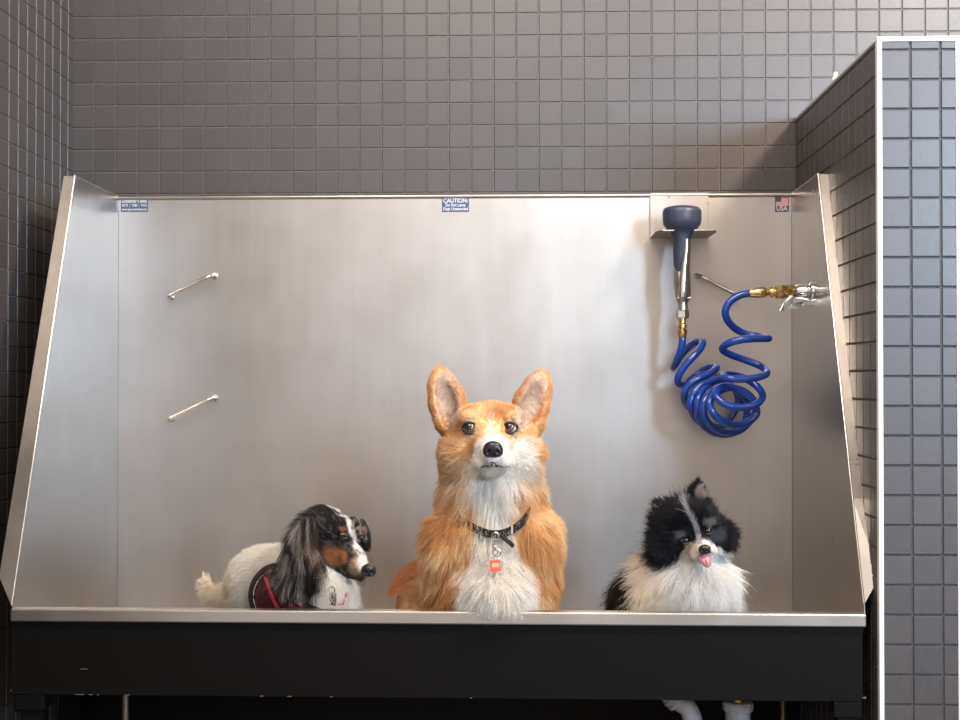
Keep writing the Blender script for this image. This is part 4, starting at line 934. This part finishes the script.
h_, n_ = hit(tP, 704.5, 550); nose(pom, 704.6, 549.3, h_.y - .0005, 11, 9, 4.5, (0, 0, -20))
h_, n_ = hit(tP, 704.5, 555); yq = h_.y - .001
b_ = Blob(yq); b_.chain([(703.5, 553, -8, 3.0), (705, 557, 1, 4.0), (706.5, 562, 4, 4.1), (707, 564, 4, 3.6)], 2).ell(702, 560, 3, 3.2, 3.2, 2.6, 2).ell(701, 557, 0, 3.5, 2.5, 2.6, 2)
b_.ell(705, 560, 9.0, .6, 7, 2.6, 1.2, (0, 0, -10), True)
lo, hi = b_.bounds(); V, Q = nets(b_.f, lo + .007, hi - .007, .0007); add_mesh('tongue', V, Q, M_tongue, pom)
lips([(697, 556.5), (700, 555.8), (703.5, 554), (707, 553.5), (711, 552)], tP, .0011, pom)
# ------------------------------------------------------------------ light
def area(name, loc, target, size, power, col, size_y=None, spread=None):
    l = bpy.data.lights.new(name, 'AREA'); l.energy = power; l.color = col; l.size = size
    if size_y: l.shape = 'RECTANGLE'; l.size_y = size_y
    if spread: l.spread = spread
    o = bpy.data.objects.new(name, l); COL.objects.link(o); o.location = loc
    o.rotation_euler = (Vector(target) - Vector(loc)).to_track_quat('-Z', 'Y').to_euler(); return o
area('window_daylight', (3.1, -1.5, 2.3), (.85, 3.1, 2.1), 2.0, 27, (.52, .75, 1), 1.0, math.radians(56))
area('ceiling_lamp_right', (1.5, 1.5, 3.0), (.2, 2.9, 1.2), .25, 42, (1, .82, .64))
area('ceiling_lamp_middle', (-.1, 1.45, 3.05), (-.05, 2.55, 1.0), 1.3, 36, (1, .86, .72), .5)
w = bpy.data.worlds.new('world'); SC.world = w; w.use_nodes = True
nt = w.node_tree; bg = nt.nodes['Background']
def wn(t): return nt.nodes.new(t)
tc = wn('ShaderNodeTexCoord'); sx = wn('ShaderNodeSeparateXYZ'); nt.links.new(tc.outputs['Generated'], sx.inputs[0])
def ramp(sock, lo, hi, stops):
    rp = wn('ShaderNodeValToRGB'); mr = wn('ShaderNodeMapRange'); mr.inputs[1].default_value = lo; mr.inputs[2].default_value = hi
    nt.links.new(sock, mr.inputs[0]); nt.links.new(mr.outputs[0], rp.inputs[0]); e = rp.color_ramp.elements
    while len(e) < len(stops): e.new(.5)
    for q, (p_, c_) in zip(e, stops): q.position = p_; q.color = (*c_, 1)
    return rp.outputs[0]
hor = ramp(sx.outputs['X'], -1, 1, [(0, (.16, .17, .19)), (.36, (.64, .61, .61)), (.5, (.74, .66, .62)), (.6, (.52, .43, .36)), (1, (.13, .115, .105))])
ver = ramp(sx.outputs['Z'], -1, 1, [(0, (.04, .04, .04)), (.30, (.40, .39, .38)), (.42, (.98, .95, .92)), (.52, (.95, .95, .95)), (1, (1, 1, 1))])
mx = wn('ShaderNodeMix'); mx.data_type = 'RGBA'; mx.blend_type = 'MULTIPLY'; mx.inputs['Factor'].default_value = 1
nt.links.new(hor, mx.inputs['A']); nt.links.new(ver, mx.inputs['B']); nt.links.new(mx.outputs['Result'], bg.inputs[0])
bg.inputs[1].default_value = 1.1
v = SC.view_settings; v.view_transform = 'Standard'; v.look = 'None'; v.gamma = 1; v.use_curve_mapping = False; v.exposure = 0.66
SC.cycles.max_bounces = 8
